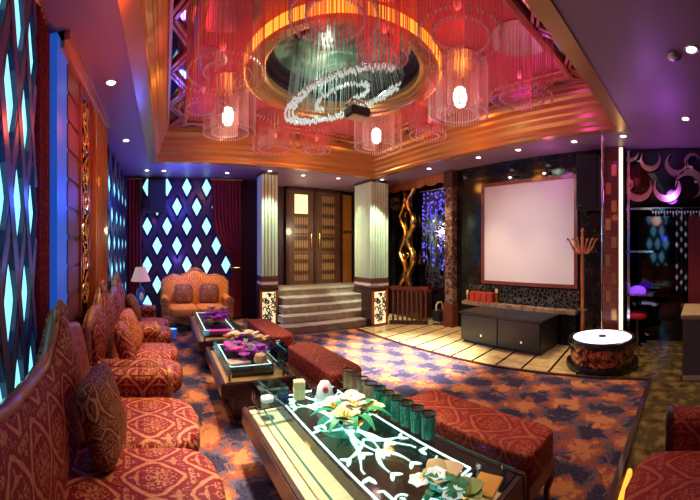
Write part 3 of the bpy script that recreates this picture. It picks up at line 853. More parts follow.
# alcove
t = thing('alcove_shelving', 'dark mirrored shelving with crescent fretwork in the right alcove', 'shelving', (5.1, .35, 0), kind='thing')
m = MB()
for y in (.72, .36, -.62): m.box(-.02, .03, y - .02, y + .02, 0 if y != .36 else 2.13, 3.03) if y != .36 else None
for z in (2.11, 1.46, .80): m.box(-.02, .30, .34, .78, z, z + .03) if z < 2 else m.box(-.03, .06, -1.4, .78, z, z + .03)
m.build('shelf_frame', 'chrome', t)
MB().box(.05, .07, -1.7, .78, 2.14, 3.03).build('fret_backing', 'black_mirror', t)
def crescent(y, z, r, a, k=.62, off=.36):
    out = [(y + r * math.cos(a + q), z + r * math.sin(a + q)) for q in [(-2.45 + 4.9 * i / 24) for i in range(25)]]
    cy, cz = y - r * off * math.cos(a), z - r * off * math.sin(a); ri = r * (1 - off * .35)
    e0 = math.atan2(out[-1][1] - cz, out[-1][0] - cy); e1 = math.atan2(out[0][1] - cz, out[0][0] - cy)
    while e1 > e0: e1 -= 2 * PI
    inn = [(cy + (math.dist((cy, cz), out[-1]) + (ri - math.dist((cy, cz), out[-1])) * math.sin(PI * i / 24)) * math.cos(e0 + (e1 - e0) * i / 24), cz + (math.dist((cy, cz), out[-1]) + (ri - math.dist((cy, cz), out[-1])) * math.sin(PI * i / 24)) * math.sin(e0 + (e1 - e0) * i / 24)) for i in range(1, 24)]
    return out + inn
def py(x): return (699 - x) * .0150 - .35
def pz(y): return 1.5 + (250 - y) * .0150
for x, y, r, a in ((638, 187, .21, -1.4), (667, 188, .21, -1.7), (676, 164, .17, -1.2), (650, 160, .16, -1.5), (629, 151, .14, -1.0), (690, 184, .22, 2.2), (692, 161, .12, .5), (626, 183, .1, 2.4)):
    m = MB(); q = crescent(py(x), pz(y), r, a)
    q = [(max(min(u, .76), -1.6), max(min(v, 3.0), 2.15)) for u, v in q]
    k = 25; n_in = len(q) - k
    # strip between outer arc and inner arc, with thickness
    outer = q[:k]; inner = [q[-1 - i] for i in range(n_in)]; inner = [outer[0]] + inner + [outer[-1]]
    vs = [(X_, *p) for X_ in (-.01, .03) for p in outer + inner]; n2 = 2 * k; fs = []
    for i in range(k - 1):
        fs += [(i, i + 1, k + i + 1, k + i), (n2 + i, n2 + k + i, n2 + k + i + 1, n2 + i + 1), (i, n2 + i, n2 + i + 1, i + 1), (k + i, k + i + 1, n2 + k + i + 1, n2 + k + i)]
    m._add(vs, fs); m.build('crescent', 'rose_metal', t)
t = thing('glass_canopy', 'shallow glass shelf with crystal edge over the dark alcove doorway', 'shelf', (4.9, .45, 2.05), kind='thing')
MB().box(-.12, .18, -.68, .24, .0, .04, bev=.01).build('slab', 'clear_glass', t)
m = MB()
for k in range(22): m.lathe([(0, -.03 - .03 * (k % 3)), (.012, -.02), (.009, 0), (0, .0)], (-.115, -.66 + k * .041, 0), 6)
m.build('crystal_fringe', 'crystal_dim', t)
t = thing('crystal_string', 'hanging string of crystal drops in the dark alcove doorway', 'crystal hanging', (5.35, .28, .8))
m = MB()
for k in range(15):
    for j in (-1, 0, 1):
        if (k + j) % 2 and (k * 7 + j * 3) % 5: m.lathe([(0, -.05), (.020 + .004 * (k % 3), 0), (0, .05)], (0, j * .07, .10 + k * .085), 5)
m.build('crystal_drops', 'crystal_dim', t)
MB().tube([(0, 0, 0), (0, 0, 1.42)], .004, 4).tube([(0, .07, 0.05), (0, .07, 1.42)], .004, 4).tube([(0, -.07, .05), (0, -.07, 1.42)], .004, 4).tube([(0, -.09, 1.42), (0, .09, 1.42)], .012, 6).build('wires', 'chrome', t)
MB().tube([(0, 0, 1.42), (0, 0, 2.24)], .003, 4).build('hanger', 'chrome', t)
tag(MB().box(5.03, 5.07, -.60, .16, .0, 2.02, bev=.006).build('maroon_panel', 'maroon'), 'plain dark maroon panel at the right edge beside the alcove doorway', 'wall panel')
t = thing('stool', 'red round stool in the alcove behind the lit stage', 'stool', (5.3, .98, 0))
MB().ell((0, 0, .47), (.17, .17, .055), .6, 20, 8).build('seat', 'red_cloth', t, smooth=True)
MB().lathe([(0, 0), (.15, 0), (.15, .02), (.025, .04), (.025, .42), (0, .42)], seg=18).build('pedestal', 'chrome', t, smooth=True)
t = thing('neon_sign', 'small violet glowing dome lamp on the alcove shelf', 'lamp', (5.22, .95, .836))
MB().ell((0, 0, .03), (.08, .13, .08), 1, 16, 10, lambda p: Vector((p.x, p.y, max(p.z, -.03)))).build('dome', 'violet_led', t, smooth=True)
MB().cyl((0, 0, 0), .05, -.005, .01, 12).build('base', 'chrome', t)
t['category'] = 'lamp'; t.name = 'dome_lamp'
t = thing('counter', 'beige topped counter at the right edge of the room', 'counter', (4.35, -.25, 0))
MB().box(-.42, .4, -.5, .44, .0, .70).build('body', 'counter_grey', t)
MB().box(-.45, .42, -.52, .46, .70, .75, bev=.01).build('top', 'counter_beige', t)
MB().box(-.445, -.42, -.5, .44, .0, .05).build('kick_strip', 'cream', t)

# round stage with pole
t = thing('round_stage', 'round mosaic stage with glowing white top near the alcove', 'stage', (4.28, 1.25, .006))
MB().lathe([(0, 0), (.40, 0), (.46, .01), (.47, .06), (.42, .07), (.42, .30), (0, .30)], seg=48).build('drum', 'mosaic', t, smooth=True)
MB().lathe([(0, .0), (.47, .0), (.48, .03), (.47, .07), (.43, .075), (.0, .075)], seg=48).build('foot_ring', 'black', t, smooth=True)
MB().lathe([(.38, .295), (.44, .295), (.455, .33), (.44, .365), (.40, .37), (.38, .36)], seg=48).build('rim', 'black', t, smooth=True)
MB().lathe([(0, .29), (.405, .29), (.405, .362), (0, .362)], seg=48).build('lit_top', 'stage_light', t)
pl = MB().tube([(0, 0, .362), (0, 0, ZC - .012)], .016, 12).build('pole', 'chrome', t, smooth=True)
MB().lathe([(0, .362), (.05, .362), (.045, .378), (.017, .385), (0, .385)], seg=18).build('collar', 'matte_black', pl, smooth=True)
# ------------------------------------------------------------------ sofas
def ztop(x, W, hump=.20, sig=.17, hx=0.0):
    u = abs(x) / (W / 2)
    return .93 + hump * math.exp(-((x - hx) / sig) ** 2) + .05 * math.exp(-((u - .62) / .16) ** 2) - .10 * max(0, u - .86) / .14
def sofa(label, loc, rot, W, fab, wood='carved_wood', group=None, seats=2, D=.88, hump=.20, sig=.17, hx=0.0):
    t = thing('sofa', label, 'sofa', loc, rot, group)
    hw, hd = W / 2, D / 2
    # carved apron with a scalloped lower edge, legs
    k = 36
    low = [(hw - .04 - (W - .08) * i / k, .15 + .045 * abs(math.sin(3 * PI * i / k)) ) for i in range(k + 1)]
    MB().prism([(-hw + .04, .30), (hw - .04, .30)] + low, 1, -hd + .05, -hd + .10).prism([(-hw + .05, .19), (hw - .05, .19), (hw - .05, .30), (-hw + .05, .30)], 1, -hd + .10, hd - .05).build('apron', wood, t)
    for sx in (-1, 1):
        for sy in (-1, 1):
            x, y = sx * (hw - .09), sy * (hd - .11)
            MB().tube([(x, y, .22), (x + sx * .02, y + sy * .025, .15), (x, y + sy * .01, .07), (x + sx * .004, y + sy * .006, .016)], [.042, .036, .022, .026], 8).build('leg', wood, t, smooth=True)
    # seat cushions with bulging fronts
    iw = (W - .30) / seats
    for i in range(seats):
        cx = -hw + .15 + iw * (i + .5)
        def fn(p, iw=iw):
            if p.y < 0:
                p = p.copy(); p.y -= .06 * max(0, math.cos(PI * p.x / iw)) * (-p.y / .34)
            p.z += .015 * math.cos(PI * p.x / iw) if p.z > 0 else 0
            return p
        MB().ell((cx, -.06, .365), (iw / 2, .35, .095), .42, 40, 18, fn).build('seat_cushion', fab, t, smooth=True)
    # upholstered back
    def bf(u, v):
        x = -hw + .03 + (W - .06) * u; zt = ztop(x, W, hump, sig, hx); z = .32 + (zt - .32) * v
        puff = .055 * math.sin(PI * min(1, v * 1.02)) ** .6 * (1 - abs(2 * u - 1) ** 6)
        return Vector((x, hd - .20 + .07 * v - puff, z))
    MB().grid(bf, 48, 16, lambda u, v: (0, .09 + .055 * math.sin(PI * min(1, v * 1.02)) ** .6 * (1 - abs(2 * u - 1) ** 6), 0)).build('back', fab, t, smooth=True)
    # carved crest rail
    pts = []; rad = []
    for i in range(61):
        x = -hw + .02 + (W - .04) * i / 60; pts.append((x, hd - .09, ztop(x, W, hump, sig, hx) + .005)); rad.append(.026 + .010 * abs(math.sin(i * .75)))
    cr = MB().tube([(-hw + .02, hd - .10, .40)] + pts + [(hw - .02, hd - .10, .40)], [.03] + rad + [.03], 10).build('crest_rail', wood, t, smooth=True)
    m = MB()
    zc = ztop(hx, W, hump, sig, hx)
    for a in range(-3, 4):
        m.ell((hx + a * .026, hd - .105, zc + .035 - abs(a) * .010), (.016, .022, .04), 1, 8, 6)
    m.tube(spiral((hx - .11, zc - .01), .035, .008, 0, 7, 16, 'xz', hd - .115), .011, 6); m.tube(spiral((hx + .11, zc - .01), .035, .008, PI, PI - 7, 16, 'xz', hd - .115), .011, 6)
    m.build('crest_carving', wood, cr, smooth=True)
    # rolled arms
    for s in (-1, 1):
        x = s * (hw - .075)
        prof = [(x - .055, .24), (x + .055, .24), (x + .055, .50)] + [(x + .075 * math.cos(q), .545 + .075 * math.sin(q)) for q in [(-.6 + (PI + 1.2) * i / 14) for i in range(15)]] + [(x - .055, .50)]
        MB().prism(prof, 1, -hd + .16, hd - .12).build('armrest', fab, t)
        m = MB().lathe([(0, -hd + .135), (.05, -hd + .13), (.078, -hd + .145), (.078, -hd + .162), (0, -hd + .162)], (x, .545, 0), 18, 1) if False else MB()
        prof2 = [(x + (a - x) * 1.06, .24 + (b - .24) * 1.02) for a, b in prof]
        m.prism(prof2, 1, -hd + .13, -hd + .16)
        m.tube(spiral((x, .545), .06, .012, -PI / 2, 2.2 * PI, 22, 'xz', -hd + .125), .009, 6)
        m.tube([(x, -hd + .125, .49), (x + s * .02, -hd + .12, .40), (x, -hd + .125, .28)], .012, 6)
        m.build('arm_front', wood, t, smooth=True)
    return t
sofa('nearest red damask sofa along the left wall with carved crest', (-.200, 1.52, .0), PI / 2 + .085, 2.16, 'red_damask', group='red damask sofas along the left wall', seats=3, D=.92, hx=.33, hump=.22)
sofa('middle one of three red damask sofas along the left wall', (-.318, 3.33, .0), PI / 2 + .03, 1.40, 'red_damask', group='red damask sofas along the left wall', D=.80)
sofa('farthest red damask sofa of the left wall row, beside the lamp table', (-.385, 4.76, .0), PI / 2 + .05, 1.38, 'red_damask', group='red damask sofas along the left wall', D=.78)
sofa('small gold and orange damask sofa before the far diamond screen', (.60, 6.50, 0), 0, 1.36, 'gold_damask', hump=.16, sig=.22)
# the rust sofa at the lower right corner, turned to the tables
sofa('red damask sofa at the lower right corner of the view', (1.16, -.14, 0), PI, 1.62, 'bench_damask', 'dark_wood')

def pillow(label, loc, rot, w=.40, h=.40, th=.085, fab='cushion_damask'):
    t = MB()
    def fn(p):
        k = (abs(p.x) / (w / 2)) ** 2 * (abs(p.z) / (h / 2)) ** 2
        e = 1 + .10 * k
        return Vector((p.x * e, p.y * (1 - .4 * max(abs(p.x) / (w / 2), abs(p.z) / (h / 2)) ** 2), p.z * e))
    t.ell((0, 0, 0), (w / 2, th, h / 2), .55, 32, 18, fn)
    o = t.build('throw_pillow', fab, None, loc, 0, True)
    o.rotation_euler = rot
    return tag(o, label, 'pillow', 'throw pillows on the sofas')
pillow('dark damask pillow leaning on the back of the nearest sofa', (-.315, 1.72, .665), (-.30, 0, PI / 2 - .05), .46, .42)
pillow('brown damask pillow propped on the near half of the middle sofa', (-.35, 2.98, .665), (-.32, .05, PI / 2 + .1), .42, .40, fab='red_damask')
pillow('tan gold damask pillow propped on the far half of the middle sofa', (-.36, 3.62, .66), (-.40, -.1, PI / 2 - .1), .40, .40, fab='rust_damask')
pillow('dark red pillow on the farthest sofa of the left row', (-.46, 4.95, .66), (-.35, 0, PI / 2), .42, .40)
pillow('dark brown pillow at the left end of the gold sofa', (.36, 6.56, .655), (-.30, 0, .1), .36, .38)
pillow('dark brown pillow at the right end of the gold sofa', (.86, 6.56, .655), (-.30, 0, -.12), .38, .38)

# ------------------------------------------------------------------ benches
def bench(label, cx, cy, W, L, rot=0):
    """W across (x), L along (y)"""
    t = thing('upholstered_bench', label, 'bench', (cx, cy, 0), rot, 'red damask benches by the tables')
    MB().ell((0, 0, .365), (W / 2, L / 2, .098), .22, 48, 18).build('cushion', 'bench_damask', t, smooth=True)
    k = 32; low = [(L / 2 - .02 - (L - .04) * i / k, .205 + .035 * math.cos(2 * PI * 2 * i / k)) for i in range(k + 1)]
    m = MB()
    for s in (-1, 1):
        m.prism([(-L / 2 + .02, .285), (L / 2 - .02, .285)] + low, 0, s * (W / 2 - .015) - .012, s * (W / 2 - .015) + .012)
        m.box(-W / 2 + .02, W / 2 - .02, s * (L / 2 - .02) - .012, s * (L / 2 - .02) + .012, .20, .285)
        m.tube([(s * (W / 2 + .001), L / 2 - .03 - (L - .06) * i / k, .225 + .035 * math.cos(2 * PI * 2 * i / k)) for i in range(k + 1)], .010, 6)
    m.box(-W / 2 + .03, W / 2 - .03, -L / 2 + .03, L / 2 - .03, .24, .285)
    m.build('apron', 'carved_wood', t)
    for sx in (-1, 1):
        for sy in (-1, 1):
            x, y = sx * (W / 2 - .04), sy * (L / 2 - .05)
            MB().tube([(x, y, .26), (x + sx * .022, y + sy * .02, .18), (x, y, .08), (x + sx * .004, y + sy * .004, .016)], [.036, .032, .018, .024], 8).build('leg', 'carved_wood', t, smooth=True)
bench('nearest red damask bench, right of the etched glass table', 1.672, 1.33, .345, 1.02)
bench('middle red damask bench, between the carpet and the second table', 1.49, 3.02, .36, 1.0, .03)
bench('farthest red damask bench, before the left lit pedestal', 1.39, 4.45, .33, 1.12, .03)

# ------------------------------------------------------------------ tables
ZT = .478
def table(label, x0, x1, y0, y1, bx0, bx1, by0, by1, rot=0, bed='bed_wood', lines='white_line'):
    cx, cy = (x0 + x1) / 2, (y0 + y1) / 2
    t = thing('coffee_table', label, 'coffee table', (cx, cy, 0), rot, 'low glass-topped tables in a row')
    w, l = (x1 - x0) / 2, (y1 - y0) / 2
    MB().box(-w + .14, w - .14, -l + .14, l - .14, .0125, .30, bev=.01).build('base', 'dark_wood', t)
    MB().box(-w + .04, w - .04, -l + .04, l - .04, .29, .388 if bed != 'bed_wood' else .366).build('tray_bed', bed, t)
    m = MB()
    for s in (-1, 1):
        m.box(s * (w - .02) - .02, s * (w - .02) + .02, -l, l, .275, .40, bev=.008)
        m.box(-w + .04, w - .04, s * (l - .02) - .02, s * (l - .02) + .02, .275, .40, bev=.008)
    m.build('rim', 'dark_wood', t)
    a0, a1, b0, b1 = bx0 - cx, bx1 - cx, by0 - cy, by1 - cy
    MB().box(a0, a1, b0, b1, .36, .458, bev=.004).build('black_panel', 'black', t)
    m = MB(); e = .022
    for x in (a0 + e, a1 - e): m.box(x - .006, x + .006, b0 + e, b1 - e, .458, .461)
    for y in (b0 + e, b1 - e): m.box(a0 + e, a1 - e, y - .006, y + .006, .458, .461)
    m.build('border_line', lines, t)
    MB().box(-w + .045, w - .035, -l + .02, l - .02, .464, ZT, bev=.003).build('glass_top', 'table_glass', t)
    MB().box(-w + .09, -w + .098, -l + .02, l - .02, .458, .4635).box(w - .098, w - .09, -l + .02, l - .02, .458, .4635).build('glass_edge', 'teal_edge', t)
    for sx in (-1, 1):
        for sy in (-1, 1): MB().cyl((sx * (w - .09), sy * (l - .09), 0), .014, .375, .464, 10).build('standoff', 'chrome', t)
    return t, (a0, a1, b0, b1)
t1, pb = table('nearest coffee table with lit green etched panel', .56, 1.45, .80, 2.34, .79, 1.27, .98, 2.36 - .06, .035, 'cream_laminate')
table('second coffee table with purple flowers and amber tray', .46, 1.12, 2.75, 3.84, .56, .98, 2.95, 3.72)
table('farthest coffee table, nearest to the gold sofa', .40, 1.06, 4.06, 5.86, .50, .92, 4.35, 5.65)
MB().box(pb[1] + .004, .405, -.73, .73, .386, .400, bev=.003).build('dark_tray', 'black', t1)
# etched vines of the near table
m = MB(); r3 = random.Random(5); mx = (pb[0] + pb[1]) / 2
def leafy(m, p0, ang, L, bend, w):
    pts = []; x, y = p0; n = 12
    for i in range(n + 1):
        pts.append((x, y, .4582)); a = ang + bend * i / n; x += math.cos(a) * L / n; y += math.sin(a) * L / n
        x = min(max(x, pb[0] + .075), pb[1] - .075)
    m.ribbon(pts, [w * (.35 + .65 * math.sin(PI * min(1, .15 + i / n))) for i in range(n + 1)], .003)
    a = ang + bend
    for s in (-1, 1):
        q = [(x + math.cos(a + s * .75) * .05 * k / 5, y + math.sin(a + s * .75) * .05 * k / 5, .4582) for k in range(-1, 6)]
        m.ribbon(q, [.004 + .018 * math.sin(PI * k / 6) for k in range(7)], .003)
for base, sy in (((mx, pb[2] + .80), -1), ((mx, pb[2] + .80), 1)):
    for s in (-1, 1):
        A = sy * PI / 2; q = 1.2 if sy < 0 else .9
        leafy(m, base, A + s * .35 * sy, .30 * q, -s * sy * .7, .026)
        leafy(m, base, A + s * .15 * sy, .42 * q, s * sy * .5, .024)
        leafy(m, (base[0] + s * .02, base[1] + sy * .1), A + s * .9 * sy, .20 * q, -s * sy * 1.0, .024)
        leafy(m, (base[0], base[1] + sy * .22), A + s * .7 * sy, .20 * q, s * sy * .8, .022)
        leafy(m, (base[0] + s * .01, base[1] + sy * .34), A + s * .8 * sy, .17 * q, -s * sy * .9, .022)
        leafy(m, (base[0] + s * .03, base[1] + sy * .05), A + s * 1.3 * sy, .16 * q, s * sy * .9, .022)
for sx in (-1, 1):
    for sy, yy in ((1, pb[2]), (-1, pb[3])):
        x = pb[0] + .05 if sx < 0 else pb[1] - .05; y = yy + sy * .05
        leafy(m, (x, y + sy * .16), -sy * PI / 2 - sx * sy * .0, .13, sx * sy * .9, .014)
        leafy(m, (x - sx * .15, y), 0 if sx > 0 else PI, .11, sx * sy * -.9, .014)
        m.ribbon(spiral((x - sx * .05, y + sy * .06), .035, .006, 0, 8, 18, 'xy', .4582), [.010] * 19, .003)
m.build('etching', 'etch', t1)
m = MB(); 
m.box(mx - .15, mx + .15, pb[2] + .35, pb[2] + .95, .4448, .4456)
M['green_glow'] = mat('painted_green_glow', (.0, .16, .10), .3, emit=(.0, .40, .24), es=.35)
m.b.clear(); m = MB().lathe([(0, .4579), (.16, .4579), (.16, .4583), (0, .4583)], (mx, pb[2] + .78, 0), 28); m.build('green_glow_disc', 'green_glow', t1)  # emissive disc imitating the green glow under the flowers

# ------------------------------------------------------------------ things on the tables
def petal(m, c, az, tilt, L, W, curl=1.0):
    ca, sa = math.cos(az), math.sin(az)
    def f(u, v):
        a = tilt - curl * u; r = L * u * (1 - .12 * u * curl)
        z = L * (math.sin(tilt) * u - .45 * curl * u * u)
        h = r * math.cos(tilt * .6)
        w = W * math.sin(PI * min(1, .06 + .94 * u) ** .8) * (v - .5)
        z += .25 * abs(w)
        return Vector((c[0] + ca * h - sa * w, c[1] + sa * h + ca * w, c[2] + z))
    m.grid(f, 7, 4, lambda u, v: (0, 0, -.003))
def lily(parent, c, size, mt, lean=(0, 0), n=6):
    m = MB()
    for k in range(n):
        petal(m, c, k * 2 * PI / n + lean[0], 1.05 if k % 2 else .75, size, size * .80, .9)
    f = m.build('lily', mt, parent, smooth=True)
    m = MB()
    for k in range(4):
        a = k * PI / 2; m.tube([c, (c[0] + .15 * size * math.cos(a), c[1] + .15 * size * math.sin(a), c[2] + size * .45)], .004, 5)
    m.build('stamens', 'yellow_petal', f)
    return f
def bouquet(label, x, y, flowers, leaves, z=ZT, leafmat='leaf_green', seed=1, petals=None, spread=.16):
    r = random.Random(seed)
    t = thing('flower_arrangement', label, 'flowers', (x, y, z), 0, 'flower arrangements on the coffee tables')
    MB().lathe([(0, 0.0005), (.055, 0.0005), (.075, .03), (.06, .045), (0, .045)], seg=18).build('bowl', 'clear_glass', t, smooth=True)
    for dx, dy, dz, s, mt in flowers: lily(t, (dx, dy, dz), s, mt, (r.uniform(0, 1), 0))
    for k in range(leaves):
        a = 2 * PI * k / leaves + r.uniform(-.2, .2); L = spread * r.uniform(.9, 1.4)
        m = MB()
        pts = [(.02 * math.cos(a) + L * q * math.cos(a), .02 * math.sin(a) + L * q * math.sin(a), .035 + .07 * math.sin(PI * .9 * q) ) for q in [i / 8 for i in range(9)]]
        m.ribbon(pts, [.008 + .04 * math.sin(PI * i / 8) for i in range(9)], .003)
        m.build('leaf', leafmat, t, smooth=True)
    if petals:
        mt, n, R = petals
        for k in range(n):
            a = r.uniform(0, 2 * PI); q = R * math.sqrt(r.random()); c = (q * math.cos(a), q * math.sin(a) * 1.5, r.uniform(.03, .08))
            m = MB()
            for j in range(6): petal(m, c, j * PI / 3 + a, .8, .075, .065, .7)
            m.build('blossom', r.choice(mt), t, smooth=True)
    return t
bouquet('cream lily bouquet in the middle of the nearest table', 1.03, 1.69, [(-.06, .10, .06, .115, 'white_petal'), (.07, .10, .07, .12, 'white_petal'), (-.06, -.04, .06, .12, 'cream'), (.13, -.03, .05, .11, 'cream'), (.04, .02, .08, .10, 'white_petal'), (-.02, -.08, .05, .09, 'yellow_petal')], 9, seed=4)
bouquet('green and yellow bouquet at the near end of the nearest table', .99, .955, [(.10, .06, .03, .17, 'cream'), (.13, -.10, .02, .12, 'pale_leaf')], 4, seed=9, petals=(['crystal', 'teal_petal', 'etch', 'leaf_green'], 18, .10), leafmat='leaf_green', spread=.10).scale = (.78, .78, .72)
bouquet('purple blossoms under cream lilies on the second table', .78, 3.30, [(-.04, .22, .09, .13, 'white_petal'), (.12, .20, .09, .14, 'white_petal'), (.20, .08, .08, .12, 'cream'), (-.10, .32, .06, .09, 'red_petal')], 5, seed=12, petals=(['purple_petal', 'purple_petal', 'magenta_petal'], 36, .20), leafmat='leaf_green')
bouquet('purple blossoms with two cream lilies on the farthest table', .76, 4.92, [(-.04, .28, .10, .12, 'cream'), (.13, .22, .10, .11, 'white_petal')], 4, seed=14, petals=(['purple_petal', 'purple_petal', 'magenta_petal'], 30, .20), leafmat='purple_petal')
tag(MB().box(-.14, .14, -.05, .05, 0, .012, bev=.003).build('acrylic_tray', 'pink_card', None, (.70, 4.24, ZT)), 'flat magenta tray at the near end of the farthest table', 'tray')
tag(MB().box(-.10, .10, -.07, .07, 0, .016, bev=.003).build('white_tray', 'white_ceramic', None, (.66, 3.02, ZT), .1), 'flat white tray at the near end of the second table', 'tray')
o = MB().lathe([(0, 0), (.055, 0), (.065, .02), (.05, .07), (.03, .075), (0, .075)], seg=18).build('sugar_bowl', 'beige', None, (.86, 2.98, ZT), 0, True); tag(o, 'round tan bowl beside the white tray on the second table', 'bowl')
t = thing('glass_box', 'clear square glass box at the far left of the nearest table', 'glass box', (.69, 2.17, ZT), .1)
m = MB()
for s in (-1, 1): m.box(s * .10 - .004, s * .10 + .004, -.08, .08, 0.006, .125); m.box(-.096, .096, s * .08 - .004, s * .08 + .004, 0.006, .125)
m.build('glass_sides', 'clear_glass', t); MB().box(-.104, .104, -.084, .084, 0, .008, bev=.002).build('glass_base', 'clear_glass', t)
MB().ell((-.02, .0, .028), (.045, .04, .02), .6, 14, 8).build('candle', 'white_ceramic', t, smooth=True)
t = thing('napkin_box', 'upright beige napkin box crossed by pale bands on the nearest table', 'napkin box', (.90, 2.16, ZT), -.2)
MB().box(-.038, .038, -.03, .03, 0, .125, bev=.005).build('box', 'beige', t)
MB().box(-.04, .04, -.032, .032, .058, .066).box(-.004, .004, -.032, .032, .001, .124).build('bands', 'cream', t)
t = thing('napkin_holder', 'white rounded ceramic holder with a red spot on the nearest table', 'napkin holder', (1.06, 2.09, ZT), -.35)
MB().lathe([(0, 0), (.062, 0), (.066, .02), (.05, .085), (.03, .115), (0, .12)], seg=22).build('body', 'white_ceramic', t, smooth=True)
MB().cyl((0, 0, .078), .020, -.064, -.045, 16, 1).build('red_spot', 'red_dot', t, smooth=True)
for s in (-1, 1): MB().ell((s * .07, 0, .05), (.02, .012, .03), 1, 12, 8).build('handle', 'matte_black', t, smooth=True)
tag(MB().box(-.07, .07, -.055, .055, 0, .012, bev=.003).build('coaster', 'yellow_petal', None, (1.19, .86, ZT), .25), 'orange yellow square coaster at the near corner of the nearest table', 'coaster')
def tumbler(x, y, mt, label, group):
    t = thing('glass_tumbler', label, 'glass', (x, y, ZT), 0, group)
    n = 20; m = MB(); pr = [(0, 0), (.036, 0), (.042, .125), (.038, .125), (.031, .012), (0, .012)]
    m.lathe(pr, seg=n); m.build('glass', mt, t, smooth=True)
    MB().lathe([(.038, .123), (.043, .123), (.043, .132), (.038, .132)], seg=n).build('dark_rim', 'matte_black', t, smooth=True)
names = ['first', 'second', 'third', 'fourth', 'fifth', 'sixth']
for i in range(6):
    tumbler(1.30, 1.33 + i * .09, 'green_glass', '%s green tumbler from the near end of the row beside the bench' % names[i], 'green tumblers in a row on the nearest table')
for i in range(4):
    tumbler(1.30, 1.88 + i * .10, 'amber_lit_glass', '%s amber-lit tumbler beyond the green glasses on the nearest table' % names[i], 'amber-lit tumblers in a row on the nearest table')
t = thing('glass_box', 'tall clear glass box at the right edge of the second table', 'glass box', (1.045, 3.06, ZT))
m = MB()
for s in (-1, 1): m.box(s * .05 - .003, s * .05 + .003, -.16, .16, 0.006, .15); m.box(-.047, .047, s * .16 - .003, s * .16 + .003, 0.006, .15)
m.build('glass_sides', 'clear_glass', t); MB().box(-.053, .053, -.163, .163, 0, .008, bev=.002).build('glass_base', 'clear_glass', t)

# side table and lamp
t = thing('side_table', 'small dark side table with white top in the far left corner', 'side table', (-.44, 6.12, 0))
MB().lathe([(0, .46), (.22, .46), (.23, .475), (.22, .49), (0, .49)], seg=28).build('table_top', 'white_ceramic', t, smooth=True)
MB().lathe([(0, .0125), (.15, .0125), (.14, .04), (.03, .07), (.04, .2), (.025, .3), (.04, .42), (.1, .46), (0, .46)], seg=20).build('pedestal', 'carved_wood', t, smooth=True)
t = thing('table_lamp', 'table lamp with pleated pinkish shade on the corner side table', 'lamp', (-.44, 6.12, .49))
MB().lathe([(0, 0), (.07, 0), (.075, .02), (.04, .04), (.075, .14), (.085, .22), (.05, .32), (.02, .36), (.015, .46), (0, .46)], seg=20).build('base', 'blue_glass_mat', t, smooth=True)
MB().ell((.02, -.07, .18), (.04, .03, .075), 1, 14, 10).build('base_highlight', 'white_ceramic', t, smooth=True)  # white oval shaped as the highlight on the lamp base
m = MB(); n = 48
pr = [(.175, .45), (.09, .70)]
rows = []
for (r_, z_) in (pr[0], ((.145, .53)), ((.112, .62)), pr[1]):
    rows.append([(r_ * (1 + .025 * (j % 2)) * math.cos(2 * PI * j / n), r_ * (1 + .025 * (j % 2)) * math.sin(2 * PI * j / n), z_) for j in range(n)])
m._add([p for r_ in rows for p in r_], [(i * n + j, i * n + (j + 1) % n, (i + 1) * n + (j + 1) % n, (i + 1) * n + j) for i in range(3) for j in range(n)])
sh = m.build('lamp_shade', 'shade', t); md = sh.modifiers.new('solid', 'SOLIDIFY'); md.thickness = .004
# blue floor uplight between sofa row and table
t = thing('floor_uplight', 'small blue glowing floor light before the gold sofa', 'floor light', (.13, 5.75, .0125))
MB().lathe([(0, 0), (.05, 0), (.08, .16), (.07, .16), (.045, .02), (0, .02)], seg=16).build('housing', 'blue_led', t, smooth=True)
MB().lathe([(0, .13), (.068, .13), (.068, .15), (0, .15)], seg=16).build('lens', 'pane', t)

# ------------------------------------------------------------------ crystal strand chandeliers
def strand_light(label, x, y, zb, R, n=90, turns=1.6, bulb=False, r_in=.45, mt='strand', seed=0, phase=0.0):
    t = thing('strand_chandelier', label, 'chandelier', (x, y, ZU), 0, 'crystal strand chandeliers around the round opening')
    MB().cyl((0, 0, 0), R * .9, -.012, 0, 24).build('ceiling_plate', 'rose_metal', t)
    m = MB(); dr = MB(); h = ZU - zb
    for i in range(n):
        u = i / (n - 1); a = phase + turns * 2 * PI * u; r = R * (r_in + (1 - r_in) * u ** .7)
        px, py_ = r * math.cos(a), r * math.sin(a)
        m.tube([(px, py_, -.012), (px, py_, -h)], .0042, 4)
        dr.lathe([(0, -.022), (.0085, 0), (0, .022)], (px, py_, -h), 5)
    o = m.build('strand_curtain', mt, t); o['kind'] = 'stuff'
    o = dr.build('crystal_drops', 'drop', t); o['kind'] = 'stuff'
    MB().tube([(0, 0, -.012), (0, 0, -h * .55)], .006, 6).build('stem', 'chrome', t)
    if bulb: MB().ell((0, 0, -h * .66), (.075, .075, .12), .8, 16, 10).build('bulb', 'bulb', t, smooth=True)  # bulb enlarged to stand in for the glow on nearby strands
    else: MB().ell((0, 0, -h * .60), (.03, .03, .04), 1, 10, 8).build('bulb', 'drop', t, smooth=True)
    return t
